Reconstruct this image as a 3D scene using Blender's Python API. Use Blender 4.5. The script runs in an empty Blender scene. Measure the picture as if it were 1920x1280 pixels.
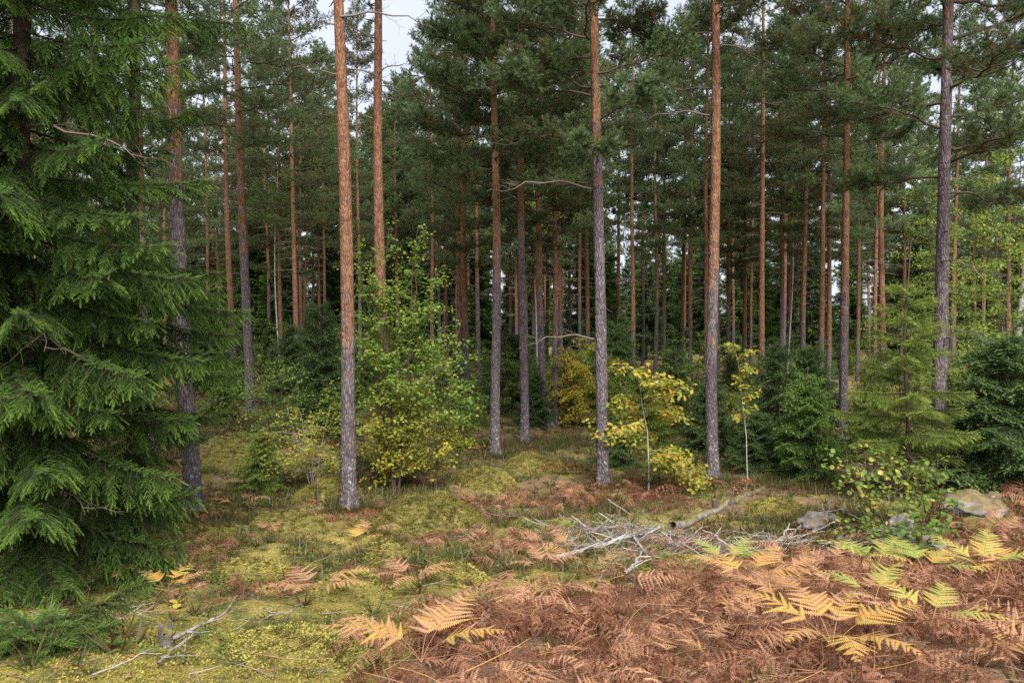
import bpy, math
import numpy as np
from mathutils import Matrix, Vector, Euler

S = bpy.context.scene
COL = S.collection
R = math.radians
PI = math.pi

# ------------------------------------------------------------------ camera
FPX = 1493.3                      # focal length in pixels of a 1920 px wide frame (28 mm)
CAMZ = 3.6
PITCH = R(1.5)
cd = bpy.data.cameras.new('camera')
cd.sensor_width = 36.0
cd.lens = 28.0
cd.clip_start = 0.1
cd.clip_end = 2000.0
cam = bpy.data.objects.new('camera', cd)
cam.location = (0, 0, CAMZ)
cam.rotation_euler = (R(90) - PITCH, 0, 0)
COL.objects.link(cam)
S.camera = cam

# ------------------------------------------------------------------ sky, sun, exposure
SUN_EL, SUN_AZ = R(46), R(166)    # azimuth clockwise from +Y: behind the camera, a little to the right
world = bpy.data.worlds.new('World')
S.world = world
world.use_nodes = True
wn = world.node_tree
wn.nodes.clear()
sky = wn.nodes.new('ShaderNodeTexSky')
sky.sky_type = 'NISHITA'
sky.sun_disc = False
sky.sun_elevation = SUN_EL
sky.sun_rotation = SUN_AZ
sky.air_density = 1.0
sky.dust_density = 2.0
tc = wn.nodes.new('ShaderNodeTexCoord')
nz = wn.nodes.new('ShaderNodeTexNoise')
nz.inputs['Scale'].default_value = 3.0
nz.inputs['Detail'].default_value = 5.0
wn.links.new(tc.outputs['Generated'], nz.inputs['Vector'])
rp = wn.nodes.new('ShaderNodeMapRange')
rp.inputs['From Min'].default_value = 0.3
rp.inputs['From Max'].default_value = 0.7
rp.inputs['To Min'].default_value = 0.72
rp.inputs['To Max'].default_value = 0.96
wn.links.new(nz.outputs['Fac'], rp.inputs['Value'])
mx = wn.nodes.new('ShaderNodeMix')
mx.data_type = 'RGBA'
wn.links.new(rp.outputs['Result'], mx.inputs[0])
wn.links.new(sky.outputs['Color'], mx.inputs[6])
mx.inputs[7].default_value = (5.7, 6.05, 6.8, 1)      # the overcast deck
bg = wn.nodes.new('ShaderNodeBackground')
bg.inputs['Strength'].default_value = 0.052
wo = wn.nodes.new('ShaderNodeOutputWorld')
wn.links.new(mx.outputs[2], bg.inputs['Color'])
wn.links.new(bg.outputs[0], wo.inputs['Surface'])

sd = bpy.data.lights.new('sun', 'SUN')
sd.energy = 2.6
sd.angle = R(30)
sd.color = (1.0, 0.965, 0.91)
sun = bpy.data.objects.new('sun', sd)
sdir = Vector((math.sin(SUN_AZ) * math.cos(SUN_EL), math.cos(SUN_AZ) * math.cos(SUN_EL), math.sin(SUN_EL)))
sun.rotation_euler = sdir.to_track_quat('Z', 'Y').to_euler()
sun.location = (0, -20, 30)
COL.objects.link(sun)

S.view_settings.view_transform = 'Standard'
S.view_settings.look = 'None'
S.view_settings.gamma = 1.0
S.view_settings.use_curve_mapping = False
S.view_settings.exposure = 1.7
S.cycles.max_bounces = 9
S.cycles.diffuse_bounces = 7
S.cycles.glossy_bounces = 2
S.cycles.transmission_bounces = 3
S.cycles.caustics_reflective = False
S.cycles.caustics_refractive = False
S.cycles.use_denoising = False
S.cycles.sample_clamp_indirect = 8.0

# ------------------------------------------------------------------ numeric helpers
def _hash(i):
    i = i.astype(np.uint32)
    i = (i ^ 61) ^ (i >> 16)
    i = i * np.uint32(9)
    i = i ^ (i >> 4)
    i = i * np.uint32(0x27d4eb2d)
    i = i ^ (i >> 15)
    return i
def vnoise(x, y, z=None, seed=0):
    """smooth value noise in -1..1, vectorised"""
    x = np.asarray(x, float); y = np.asarray(y, float)
    shp = np.broadcast(x, y).shape if z is None else np.broadcast(x, y, np.asarray(z)).shape
    x, y, z = [np.atleast_1d(np.broadcast_to(np.asarray(0.0 if v is None else v, float), shp)) for v in (x, y, z)]
    xi, yi, zi = np.floor(x).astype(np.int64), np.floor(y).astype(np.int64), np.floor(z).astype(np.int64)
    fx, fy, fz = x - xi, y - yi, z - zi
    sx, sy, sz = [f * f * (3 - 2 * f) for f in (fx, fy, fz)]
    def h(a, b, c):
        with np.errstate(over='ignore'):
            k = (a * 73856093) ^ (b * 19349663) ^ (c * 83492791) ^ (seed * 2654435761 & 0xffffffff)
            return _hash(k & 0xffffffff) / 2147483648.0 - 1.0
    r = 0
    for a in (0, 1):
        for b in (0, 1):
            for c in (0, 1):
                w = (sx if a else 1 - sx) * (sy if b else 1 - sy) * (sz if c else 1 - sz)
                r = r + w * h(xi + a, yi + b, zi + c)
    return r.reshape(shp)

_py = np.array([-600, -20, -2, 4, 6, 8, 10, 12, 14, 16, 20, 34, 60, 600], float)
_pz = np.array([2.6, 2.1, 1.75, 1.32, 1.05, .78, .52, .30, .13, .03, 0, .05, .5, 3.0], float)
def gz(x, y):
    """height of the forest floor"""
    x = np.asarray(x, float); y = np.asarray(y, float)
    z = 0
    for o, w in ((-1.2, .25), (0, .5), (1.2, .25)):
        z = z + w * np.interp(y + o, _py, _pz)
    z = z + .95 * np.exp(-((x + 9.5) / 5.0) ** 2 - ((y - 25) / 7.0) ** 2)
    z = z + .35 * np.exp(-((x - 8.5) / 2.6) ** 2 - ((y - 12.5) / 4.0) ** 2)
    z = z + .15 * vnoise(x * .33, y * .33, None, 3) + .085 * vnoise(x * .95, y * .95, None, 4) + .04 * vnoise(x * 2.3, y * 2.3, None, 5) + .022 * vnoise(x * 5.1, y * 5.1, None, 6)
    z = z + .075 * np.clip(vnoise(x * 1.7, y * 1.7, None, 8), -.2, 1) * np.clip((1.5 - x) / 2, 0, 1) * np.clip((22 - y) / 6, 0, 1)
    return z
def at(px, d):
    """point on the forest floor seen in column px at distance d"""
    x = (px - 960) / FPX * (d + .09)
    return np.array([x, d, float(gz(x, d))])
def hit(px, py):
    """point of the forest floor behind a pixel of the photograph"""
    xc, yc = (px - 960) / FPX, (640 - py) / FPX
    t = np.linspace(3.2, 90, 6000)
    X = xc * t; Y = t * (math.cos(PITCH) + yc * math.sin(PITCH)); Z = CAMZ + t * (yc * math.cos(PITCH) - math.sin(PITCH))
    g = gz(X, Y)
    k = np.argmax(Z < g)
    return np.array([X[k], Y[k], g[k]])
def project(x, y, z):
    dz = z - CAMZ
    dep = y * math.cos(PITCH) - dz * math.sin(PITCH)
    up = y * math.sin(PITCH) + dz * math.cos(PITCH)
    return 960 + FPX * x / dep, 640 - FPX * up / dep

class Tm:
    """a bundle of triangles: vertices, faces, material index, tint"""
    def __init__(s, V, F, m=None, t=None):
        s.V = np.asarray(V, float).reshape(-1, 3); s.F = np.asarray(F, np.int64).reshape(-1, 3)
        s.m = np.zeros(len(s.F), np.int32) if m is None else np.broadcast_to(np.asarray(m, np.int32), (len(s.F),)).copy()
        s.t = np.zeros(len(s.V)) if t is None else np.broadcast_to(np.asarray(t, float), (len(s.V),)).copy()
    def moved(s, M, pos=(0, 0, 0), tadd=0.0):
        return Tm(s.V @ np.asarray(M).T + np.asarray(pos), s.F, s.m, s.t + tadd)
def merge(L):
    L = [a for a in L if len(a.V)]
    off = np.cumsum([0] + [len(a.V) for a in L[:-1]])
    return Tm(np.concatenate([a.V for a in L]), np.concatenate([a.F + o for a, o in zip(L, off)]),
              np.concatenate([a.m for a in L]), np.concatenate([a.t for a in L]))
def scatter(T, pos, Rm, s, tadd=None, mset=None):
    pos = np.asarray(pos, float); k = len(pos); n = len(T.V)
    s = np.broadcast_to(np.asarray(s, float), (k,))
    V = np.einsum('kij,nj->kni', Rm, T.V) * s[:, None, None] + pos[:, None]
    F = T.F[None] + (np.arange(k) * n)[:, None, None]
    t = np.tile(T.t, (k, 1)) + (0 if tadd is None else np.asarray(tadd)[:, None])
    m = np.tile(T.m, k) if mset is None else np.full(k * len(T.F), mset)
    return Tm(V.reshape(-1, 3), F.reshape(-1, 3), m, t.reshape(-1))
def norm(v):
    v = np.asarray(v, float)
    return v / np.maximum(np.linalg.norm(v, axis=-1, keepdims=True), 1e-9)
def frames(d, roll=None, up=(0, 0, 1)):
    """rotation matrices whose +Y is d and whose +Z is as near up as can be"""
    d = norm(d); up = np.broadcast_to(np.asarray(up, float), d.shape)
    s = np.cross(d, up)
    bad = np.linalg.norm(s, axis=-1) < 1e-3
    s[bad] = (1, 0, 0)
    s = norm(s); u = np.cross(s, d)
    if roll is not None:
        c, q = np.cos(roll)[:, None], np.sin(roll)[:, None]
        s, u = s * c + u * q, u * c - s * q
    return np.stack([s, d, u], axis=-1)
def rotz(a):
    c, s = math.cos(a), math.sin(a)
    return np.array([[c, -s, 0], [s, c, 0], [0, 0, 1.0]])
def rotx(a):
    c, s = math.cos(a), math.sin(a)
    return np.array([[1.0, 0, 0], [0, c, -s], [0, s, c]])
def tube(P, rad, n=6, m=0, t=0.0, cap=True, bump=None):
    P = np.asarray(P, float); rad = np.broadcast_to(np.asarray(rad, float), (len(P),))
    tg = norm(np.gradient(P, axis=0))
    ref = np.array([1.0, 0, 0]) if abs(tg[:, 0]).mean() < .8 else np.array([0, 0, 1.0])
    a = norm(np.cross(tg, ref)); b = np.cross(tg, a)
    th = np.arange(n) * 2 * PI / n
    rr = rad[:, None] * np.ones(n)[None]
    if bump is not None:
        rr = rr * (1 + bump(th[None] + 0 * rr, np.arange(len(P))[:, None] + 0 * rr))
    V = P[:, None] + rr[..., None] * (np.cos(th)[None, :, None] * a[:, None] + np.sin(th)[None, :, None] * b[:, None])
    k = len(P)
    i, j = np.meshgrid(np.arange(k - 1), np.arange(n), indexing='ij')
    q0, q1 = i * n + j, i * n + (j + 1) % n
    F = np.concatenate([np.stack([q0, q1, q1 + n], -1).reshape(-1, 3), np.stack([q0, q1 + n, q0 + n], -1).reshape(-1, 3)])
    V = V.reshape(-1, 3)
    if cap:
        V = np.concatenate([V, P[-1:]])
        c = len(V) - 1
        top = (k - 1) * n + np.arange(n)
        F = np.concatenate([F, np.stack([top, np.roll(top, -1), np.full(n, c)], -1)])
    return Tm(V, F, m, t)

def mesh_of(name, T, mats, smooth=False):
    me = bpy.data.meshes.new(name)
    nV, nF = len(T.V), len(T.F)
    me.vertices.add(nV); me.loops.add(nF * 3); me.polygons.add(nF)
    me.vertices.foreach_set('co', T.V.astype(np.float32).ravel())
    me.loops.foreach_set('vertex_index', T.F.astype(np.int32).ravel())
    me.polygons.foreach_set('loop_start', np.arange(0, nF * 3, 3, dtype=np.int32))
    me.polygons.foreach_set('material_index', T.m.astype(np.int32))
    if smooth is not False:
        me.polygons.foreach_set('use_smooth', np.ones(nF, bool) if smooth is True else np.isin(T.m, smooth))
    for mm in mats:
        me.materials.append(mm)
    at_ = me.attributes.new('tint', 'FLOAT', 'POINT')
    at_.data.foreach_set('value', T.t.astype(np.float32))
    me.update(calc_edges=True)
    return me
def obj(name, me, parent=None, loc=(0, 0, 0), rot=(0, 0, 0), sc=1.0):
    o = bpy.data.objects.new(name, me)
    COL.objects.link(o)
    o.location = loc; o.rotation_euler = rot
    o.scale = (sc, sc, sc) if np.isscalar(sc) else sc
    if parent is not None:
        o.parent = parent
    return o
def tag(o, label=None, cat=None, group=None, kind=None):
    for k, v in (('label', label), ('category', cat), ('group', group), ('kind', kind)):
        if v:
            o[k] = v
    return o
def empty(name, loc, rot=(0, 0, 0), sc=1.0):
    o = bpy.data.objects.new(name, None)
    o.empty_display_size = .2
    COL.objects.link(o)
    o.location = loc; o.rotation_euler = rot; o.scale = (sc,) * 3
    return o
def lean_rot(lx, spin, ly=0.0):
    return (Matrix.Rotation(lx, 3, 'Y') @ Matrix.Rotation(ly, 3, 'X') @ Matrix.Rotation(spin, 3, 'Z')).to_euler()

# ------------------------------------------------------------------ materials
def new_mat(name):
    m = bpy.data.materials.new(name); m.use_nodes = True
    m.node_tree.nodes.clear()
    return m, m.node_tree
def N(nt, typ, **kw):
    n = nt.nodes.new(typ)
    for k, v in kw.items():
        if k[0] == '_':
            setattr(n, k[1:], v)
        else:
            n.inputs[k.replace('__', ' ')].default_value = v
    return n
def ramp(nt, fac, stops, interp='LINEAR'):
    r = nt.nodes.new('ShaderNodeValToRGB')
    r.color_ramp.interpolation = interp
    e = r.color_ramp.elements
    while len(e) < len(stops):
        e.new(.5)
    for k, (p, c) in zip(e, stops):
        k.position = p; k.color = (*c, 1) if len(c) == 3 else c
    nt.links.new(fac, r.inputs[0])
    return r.outputs[0]
def math_(nt, op, a, b=None, clamp=False):
    n = nt.nodes.new('ShaderNodeMath'); n.operation = op; n.use_clamp = clamp
    for i, v in enumerate((a, b)):
        if v is None: continue
        if isinstance(v, (int, float)): n.inputs[i].default_value = v
        else: nt.links.new(v, n.inputs[i])
    return n.outputs[0]
def mixc(nt, fac, a, b, mode='MIX'):
    n = nt.nodes.new('ShaderNodeMix'); n.data_type = 'RGBA'; n.blend_type = mode
    for i, v in ((0, fac), (6, a), (7, b)):
        if isinstance(v, (int, float)): n.inputs[i].default_value = v
        elif isinstance(v, tuple): n.inputs[i].default_value = (*v, 1)
        else: nt.links.new(v, n.inputs[i])
    return n.outputs[2]
def finish(nt, color, rough=.8, spec=.2, normal=None, transl=0.0):
    p = N(nt, 'ShaderNodeBsdfPrincipled')
    p.inputs['Roughness'].default_value = rough
    p.inputs['Specular IOR Level'].default_value = spec
    nt.links.new(color, p.inputs['Base Color'])
    if normal is not None: nt.links.new(normal, p.inputs['Normal'])
    out = N(nt, 'ShaderNodeOutputMaterial')
    sh = p.outputs[0]
    if transl:
        tr = N(nt, 'ShaderNodeBsdfTranslucent'); nt.links.new(color, tr.inputs[0])
        ms = N(nt, 'ShaderNodeMixShader'); ms.inputs[0].default_value = transl
        nt.links.new(sh, ms.inputs[1]); nt.links.new(tr.outputs[0], ms.inputs[2]); sh = ms.outputs[0]
    nt.links.new(sh, out.inputs[0])
def tint_of(nt, rnd):
    a = N(nt, 'ShaderNodeAttribute', _attribute_name='tint')
    o = N(nt, 'ShaderNodeObjectInfo')
    r = math_(nt, 'MULTIPLY', math_(nt, 'SUBTRACT', o.outputs['Random'], .5), rnd)
    return math_(nt, 'ADD', a.outputs['Fac'], r)
def leaf_mat(name, stops, rough=.55, spec=.3, transl=.3, rnd=.2):
    m, nt = new_mat(name)
    finish(nt, ramp(nt, tint_of(nt, rnd), stops), rough, spec, None, transl)
    return m
def bump(nt, h, strength=.6, dist=.02, normal=None):
    b = N(nt, 'ShaderNodeBump', Strength=strength, Distance=dist)
    nt.links.new(h, b.inputs['Height'])
    if normal is not None: nt.links.new(normal, b.inputs['Normal'])
    return b.outputs[0]
def coords(nt, scale=(1, 1, 1)):
    t = N(nt, 'ShaderNodeTexCoord'); mp = N(nt, 'ShaderNodeMapping')
    mp.inputs['Scale'].default_value = scale
    nt.links.new(t.outputs['Object'], mp.inputs['Vector'])
    return mp.outputs[0]
def noise(nt, vec, scale, detail=4, rough=.55):
    n = N(nt, 'ShaderNodeTexNoise', Scale=scale, Detail=detail, Roughness=rough)
    nt.links.new(vec, n.inputs['Vector'])
    return n.outputs['Fac']
def voro(nt, vec, scale, feat='F1'):
    n = N(nt, 'ShaderNodeTexVoronoi', Scale=scale, _feature=feat)
    nt.links.new(vec, n.inputs['Vector'])
    return n.outputs['Distance']

def pine_bark():
    m, nt = new_mat('pine_bark')
    a = N(nt, 'ShaderNodeAttribute', _attribute_name='tint')      # 0 grey foot .. 1 orange upper stem
    v1 = coords(nt, (1, 1, .28))
    v0 = coords(nt)
    plates = voro(nt, v1, 26, 'DISTANCE_TO_EDGE')
    n1 = noise(nt, v1, 18, 6, .65)
    n2 = noise(nt, v0, 5, 4)
    n3 = noise(nt, v1, 55, 3)
    grey = ramp(nt, n1, [(.25, (.055, .043, .045)), (.5, (.155, .128, .135)), (.75, (.27, .235, .24))])
    crack = ramp(nt, plates, [(.0, (.25, .22, .22)), (.12, (1, 1, 1))])
    grey = mixc(nt, .85, grey, crack, 'MULTIPLY')
    orange = ramp(nt, n1, [(.25, (.085, .045, .030)), (.5, (.228, .115, .068)), (.78, (.385, .235, .15))])
    flake = ramp(nt, n3, [(.35, (.55, .5, .5)), (.6, (1.1, 1.05, 1.0))])
    orange = mixc(nt, .7, orange, flake, 'MULTIPLY')
    f = math_(nt, 'ADD', a.outputs['Fac'], math_(nt, 'MULTIPLY', math_(nt, 'SUBTRACT', n2, .5), 2.2))
    f = ramp(nt, f, [(.30, (0, 0, 0)), (.72, (1, 1, 1))])
    col = mixc(nt, f, grey, orange)
    # pale lichen rosettes low on the stem
    oi = N(nt, 'ShaderNodeObjectInfo')
    sepz = N(nt, 'ShaderNodeSeparateXYZ'); nt.links.new(v0, sepz.inputs[0])
    low = N(nt, 'ShaderNodeMapRange'); nt.links.new(sepz.outputs['Z'], low.inputs['Value'])
    low.inputs['From Min'].default_value = .2; low.inputs['From Max'].default_value = 3.6
    low.inputs['To Min'].default_value = .10; low.inputs['To Max'].default_value = -.06
    ln = math_(nt, 'ADD', noise(nt, v0, 13, 3, .6), low.outputs[0])
    lm = ramp(nt, ln, [(.69, (0, 0, 0)), (.74, (1, 1, 1))])
    col = mixc(nt, math_(nt, 'MULTIPLY', lm, .75), col, (.40, .43, .41))
    hgt = math_(nt, 'ADD', math_(nt, 'MULTIPLY', ramp(nt, plates, [(0, (0, 0, 0)), (.25, (1, 1, 1))]), 1.0), math_(nt, 'MULTIPLY', n3, .8))
    finish(nt, col, .9, .12, bump(nt, hgt, .8, .018))
    return m
def grey_wood():
    m, nt = new_mat('grey_wood')
    v = coords(nt, (1, 1, 1))
    n = noise(nt, v, 14, 5, .65); o = N(nt, 'ShaderNodeObjectInfo')
    f = math_(nt, 'ADD', n, math_(nt, 'MULTIPLY', math_(nt, 'SUBTRACT', o.outputs['Random'], .5), .35))
    col = ramp(nt, f, [(.25, (.09, .07, .058)), (.42, (.22, .19, .175)), (.62, (.38, .35, .335)), (.8, (.24, .165, .12))])
    finish(nt, col, .85, .15, bump(nt, n, .5, .01))
    return m
def rock_mat(name, base, dark, moss, mc=((.060, .055, .018), (.15, .13, .04), (.25, .21, .07))):
    m, nt = new_mat(name)
    v = coords(nt)
    n = noise(nt, v, 5, 6, .65); n2 = noise(nt, v, 60, 3); n3 = noise(nt, v, 2.2, 4)
    col = ramp(nt, n, [(.3, dark), (.6, base)])
    col = mixc(nt, .5, col, ramp(nt, n2, [(.35, (.6, .6, .6)), (.65, (1.25, 1.25, 1.25))]), 'MULTIPLY')
    lich = ramp(nt, noise(nt, v, 7, 4, .7), [(.60, (0, 0, 0)), (.66, (1, 1, 1))])
    col = mixc(nt, math_(nt, 'MULTIPLY', lich, .55), col, (.44, .45, .42))
    g = N(nt, 'ShaderNodeNewGeometry'); sp = N(nt, 'ShaderNodeSeparateXYZ'); nt.links.new(g.outputs['Normal'], sp.inputs[0])
    mf = math_(nt, 'ADD', math_(nt, 'MULTIPLY', sp.outputs['Z'], .45), n3)
    mm = ramp(nt, mf, [(1.0 - moss, (0, 0, 0)), (min(.999, 1.12 - moss), (1, 1, 1))])
    mossc = ramp(nt, noise(nt, v, 9, 5, .7), list(zip((.3, .5, .7), mc)))
    col = mixc(nt, mm, col, mossc)
    finish(nt, col, .92, .1, bump(nt, math_(nt, 'ADD', n2, math_(nt, 'MULTIPLY', n, 2.0)), .7, .02))
    return m
def ground_mat():
    m, nt = new_mat('forest_floor')
    v = coords(nt)
    a = N(nt, 'ShaderNodeAttribute', _attribute_name='tint')     # 0 mossy .. 1 under dead bracken
    n1 = noise(nt, v, .9, 5, .6); n2 = noise(nt, v, 4.5, 6, .7); n3 = noise(nt, v, 38, 4, .7); n4 = noise(nt, v, 2.0, 4, .6)
    moss = ramp(nt, n3, [(.30, (.10, .082, .022)), (.5, (.28, .235, .062)), (.7, (.46, .39, .13))])
    green = ramp(nt, n3, [(.3, (.05, .052, .018)), (.6, (.15, .145, .045))])
    litter = ramp(nt, n3, [(.28, (.055, .035, .022)), (.5, (.20, .125, .078)), (.72, (.38, .26, .17))])
    col = mixc(nt, ramp(nt, n4, [(.46, (0, 0, 0)), (.6, (1, 1, 1))]), moss, green)
    lf = math_(nt, 'ADD', math_(nt, 'ADD', math_(nt, 'MULTIPLY', n1, .5), math_(nt, 'MULTIPLY', n2, .5)), math_(nt, 'MULTIPLY', math_(nt, 'SUBTRACT', a.outputs['Fac'], .5), .30))
    col = mixc(nt, ramp(nt, lf, [(.46, (0, 0, 0)), (.56, (1, 1, 1))]), col, litter)
    h = math_(nt, 'ADD', n3, math_(nt, 'MULTIPLY', n2, 2.0))
    finish(nt, col, .95, .05, bump(nt, h, 1.0, .035))
    return m

M_BARK = pine_bark()
M_GREY = grey_wood()
def simple_bark(name, stops, sc=(1, 1, .4), f=16):
    m, nt = new_mat(name)
    v = coords(nt, sc); n = noise(nt, v, f, 6, .7)
    finish(nt, ramp(nt, n, stops), .9, .12, bump(nt, n, .9, .02))
    return m
M_SPBARK = simple_bark('spruce_bark', [(.3, (.03, .022, .018)), (.55, (.085, .062, .05)), (.75, (.17, .15, .14))])
M_WHITE = simple_bark('birch_bark', [(.36, (.06, .05, .045)), (.46, (.34, .32, .30)), (.8, (.58, .56, .53))], (1, 1, 3.5), 7)
M_GROUND = ground_mat()
M_ROCK = rock_mat('granite', (.28, .235, .215), (.12, .10, .095), .10)
M_ROCKP = rock_mat('pale_granite', (.30, .275, .255), (.13, .115, .10), .30, ((.07, .052, .025), (.16, .12, .06), (.26, .19, .11)))
M_MOSSROCK = rock_mat('mossy_rock', (.24, .2, .18), (.1, .08, .08), .62)
M_PINE = leaf_mat('pine_needles', [(0, (.22, .10, .035)), (.10, (.14, .09, .035)), (.2, (.058, .085, .036)), (.6, (.118, .176, .062)), (1, (.21, .29, .125))], .5, .35, .42, .34)
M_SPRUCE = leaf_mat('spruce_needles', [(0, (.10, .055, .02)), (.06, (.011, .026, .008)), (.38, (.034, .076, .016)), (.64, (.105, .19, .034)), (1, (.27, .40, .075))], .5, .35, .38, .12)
M_SHADE = leaf_mat('shade_spruce_needles', [(0, (.018, .036, .012)), (.5, (.048, .092, .024)), (.8, (.09, .15, .038)), (1, (.14, .21, .055))], .5, .35, .3, .12)  # spruce needles with the gloom under the pines put into their colour
M_YSPRUCE = leaf_mat('young_spruce_needles', [(0, (.05, .07, .018)), (.45, (.14, .20, .035)), (.75, (.23, .30, .055)), (1, (.36, .42, .10))], .5, .3, .42, .12)
M_BIRCH = leaf_mat('birch_leaves', [(0, (.08, .14, .028)), (.35, (.155, .26, .045)), (.6, (.23, .30, .045)), (.78, (.46, .40, .06)), (.92, (.62, .44, .07)), (1, (.55, .25, .05))], .45, .35, .48, .1)
M_BRACKEN = leaf_mat('bracken_fronds', [(0, (.11, .042, .020)), (.2, (.22, .098, .054)), (.4, (.39, .20, .122)), (.58, (.54, .31, .185)), (.72, (.62, .35, .085)), (.86, (.52, .46, .12)), (1, (.27, .36, .08))], .7, .15, .35, .15)
M_HERB = leaf_mat('low_plants', [(0, (.10, .06, .03)), (.25, (.10, .085, .024)), (.5, (.060, .095, .022)), (.8, (.09, .17, .035)), (1, (.16, .26, .05))], .5, .3, .3, 0)
M_MOSS = leaf_mat('moss', [(0, (.09, .08, .02)), (.5, (.30, .265, .058)), (1, (.48, .43, .11))], .8, .05, .3, 0)
M_TWIG = leaf_mat('twig_bark', [(0, (.035, .025, .02)), (.5, (.12, .085, .065)), (1, (.36, .33, .31))], .9, .1, 0, .1)

# ------------------------------------------------------------------ the forest floor
def cover_density(px, py):
    """share of dead bracken over the ground, by where the ground lies"""
    c = np.clip((py - np.interp(px, [-300, 350, 620, 800, 1050, 1250, 1400, 1900, 2400], [1900, 1700, 1340, 1150, 1075, 1050, 1040, 945, 920])) / 70, 0, 1)
    return c
def axis_pts(bands):
    out = [bands[0][0]]
    for a, b, st in bands:
        n = max(1, int(round((b - a) / st)))
        out += list(np.linspace(a, b, n + 1)[1:])
    return np.array(out)
gx = axis_pts([(-600, -60, 45), (-60, -22, 2.5), (-22, -12, .5), (-12, 12, .13), (12, 22, .5), (22, 60, 2.5), (60, 600, 45)])
gy = axis_pts([(-300, -12, 24), (-12, 3, 1.0), (3, 22, .12), (22, 45, .5), (45, 90, 2.5), (90, 600, 40)])
XX, YY = np.meshgrid(gx, gy, indexing='ij')
ZZ = gz(XX, YY)
nx_, ny_ = XX.shape
ii, jj = np.meshgrid(np.arange(nx_ - 1), np.arange(ny_ - 1), indexing='ij')
q = (ii * ny_ + jj).ravel()
GF = np.concatenate([np.stack([q, q + ny_, q + ny_ + 1], -1), np.stack([q, q + ny_ + 1, q + 1], -1)])
pxg, pyg = project(XX, np.maximum(YY, 3.0), ZZ)
gt = np.where(YY < 40, cover_density(pxg, pyg), .5)
gt = np.where((YY > 14) & (YY <= 60), np.maximum(gt, .55), gt)
ground = obj('ground', mesh_of('ground', Tm(np.stack([XX, YY, ZZ], -1).reshape(-1, 3), GF, 0, gt.ravel()), [M_GROUND], True))
tag(ground, 'mossy forest floor with brown needle litter', kind='structure')

# ------------------------------------------------------------------ needle and leaf shapes
def needle_shoot(n, nl, nw, ln, seed, fwd=.6, flat=1.0, y0=.05):
    """a twig of length ln along +Y set round with n needle blades"""
    g = np.random.default_rng(seed)
    i = np.arange(n)
    y = ln * (y0 + (1 - y0) * (i + .5) / n)
    a = i * 2.39996 + g.uniform(-.4, .4, n)
    l = nl * g.uniform(.75, 1.15, n) * np.clip(1.25 - .5 * y / ln, .6, 1)
    f = fwd + .35 * (y / ln) ** 3
    d = norm(np.stack([np.cos(a) * (1 - f * .5), f, np.sin(a) * (1 - f * .5) * flat], -1))
    tan = norm(np.cross(d, np.stack([np.cos(a), 0 * a, np.sin(a)], -1) + .01))
    base = np.stack([0 * y, y, 0 * y], -1)
    V = np.stack([base - tan * nw / 2, base + tan * nw / 2, base + d * l[:, None]], 1).reshape(-1, 3)
    t = np.stack([0 * y, 0 * y, 0 * y + .10], 1).ravel() + np.repeat(.12 * y / ln, 3)
    return Tm(V, np.arange(3 * n).reshape(-1, 3), 1, t)
SH_HI = needle_shoot(34, .027, .0066, .105, 1, .55, .75)
SH_MID = needle_shoot(18, .023, .008, .10, 2, .55, .7)
SH_LO = needle_shoot(8, .036, .020, .13, 3, .55, .6)
SH_FAR = needle_shoot(6, .17, .07, .34, 4, .6, .6)
TU_HI = needle_shoot(40, .066, .0065, .13, 5, .62, 1.0, .15)
TU_MID = needle_shoot(13, .080, .0165, .14, 6, .62, 1.0, .15)
TU_FAR = needle_shoot(8, .115, .040, .17, 7, .62, 1.0, .1)

def curve_pts(p0, d0, l, n, bend=(0, 0, 0), wob=0.0, g=None):
    s = np.linspace(0, 1, n)
    P = np.asarray(p0) + np.outer(s * l, norm(d0)) + np.outer(s ** 2 * l, np.asarray(bend))
    if wob:
        P[1:] += g.normal(0, wob * l, (n - 1, 3)) * s[1:, None]
    return P

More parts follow.
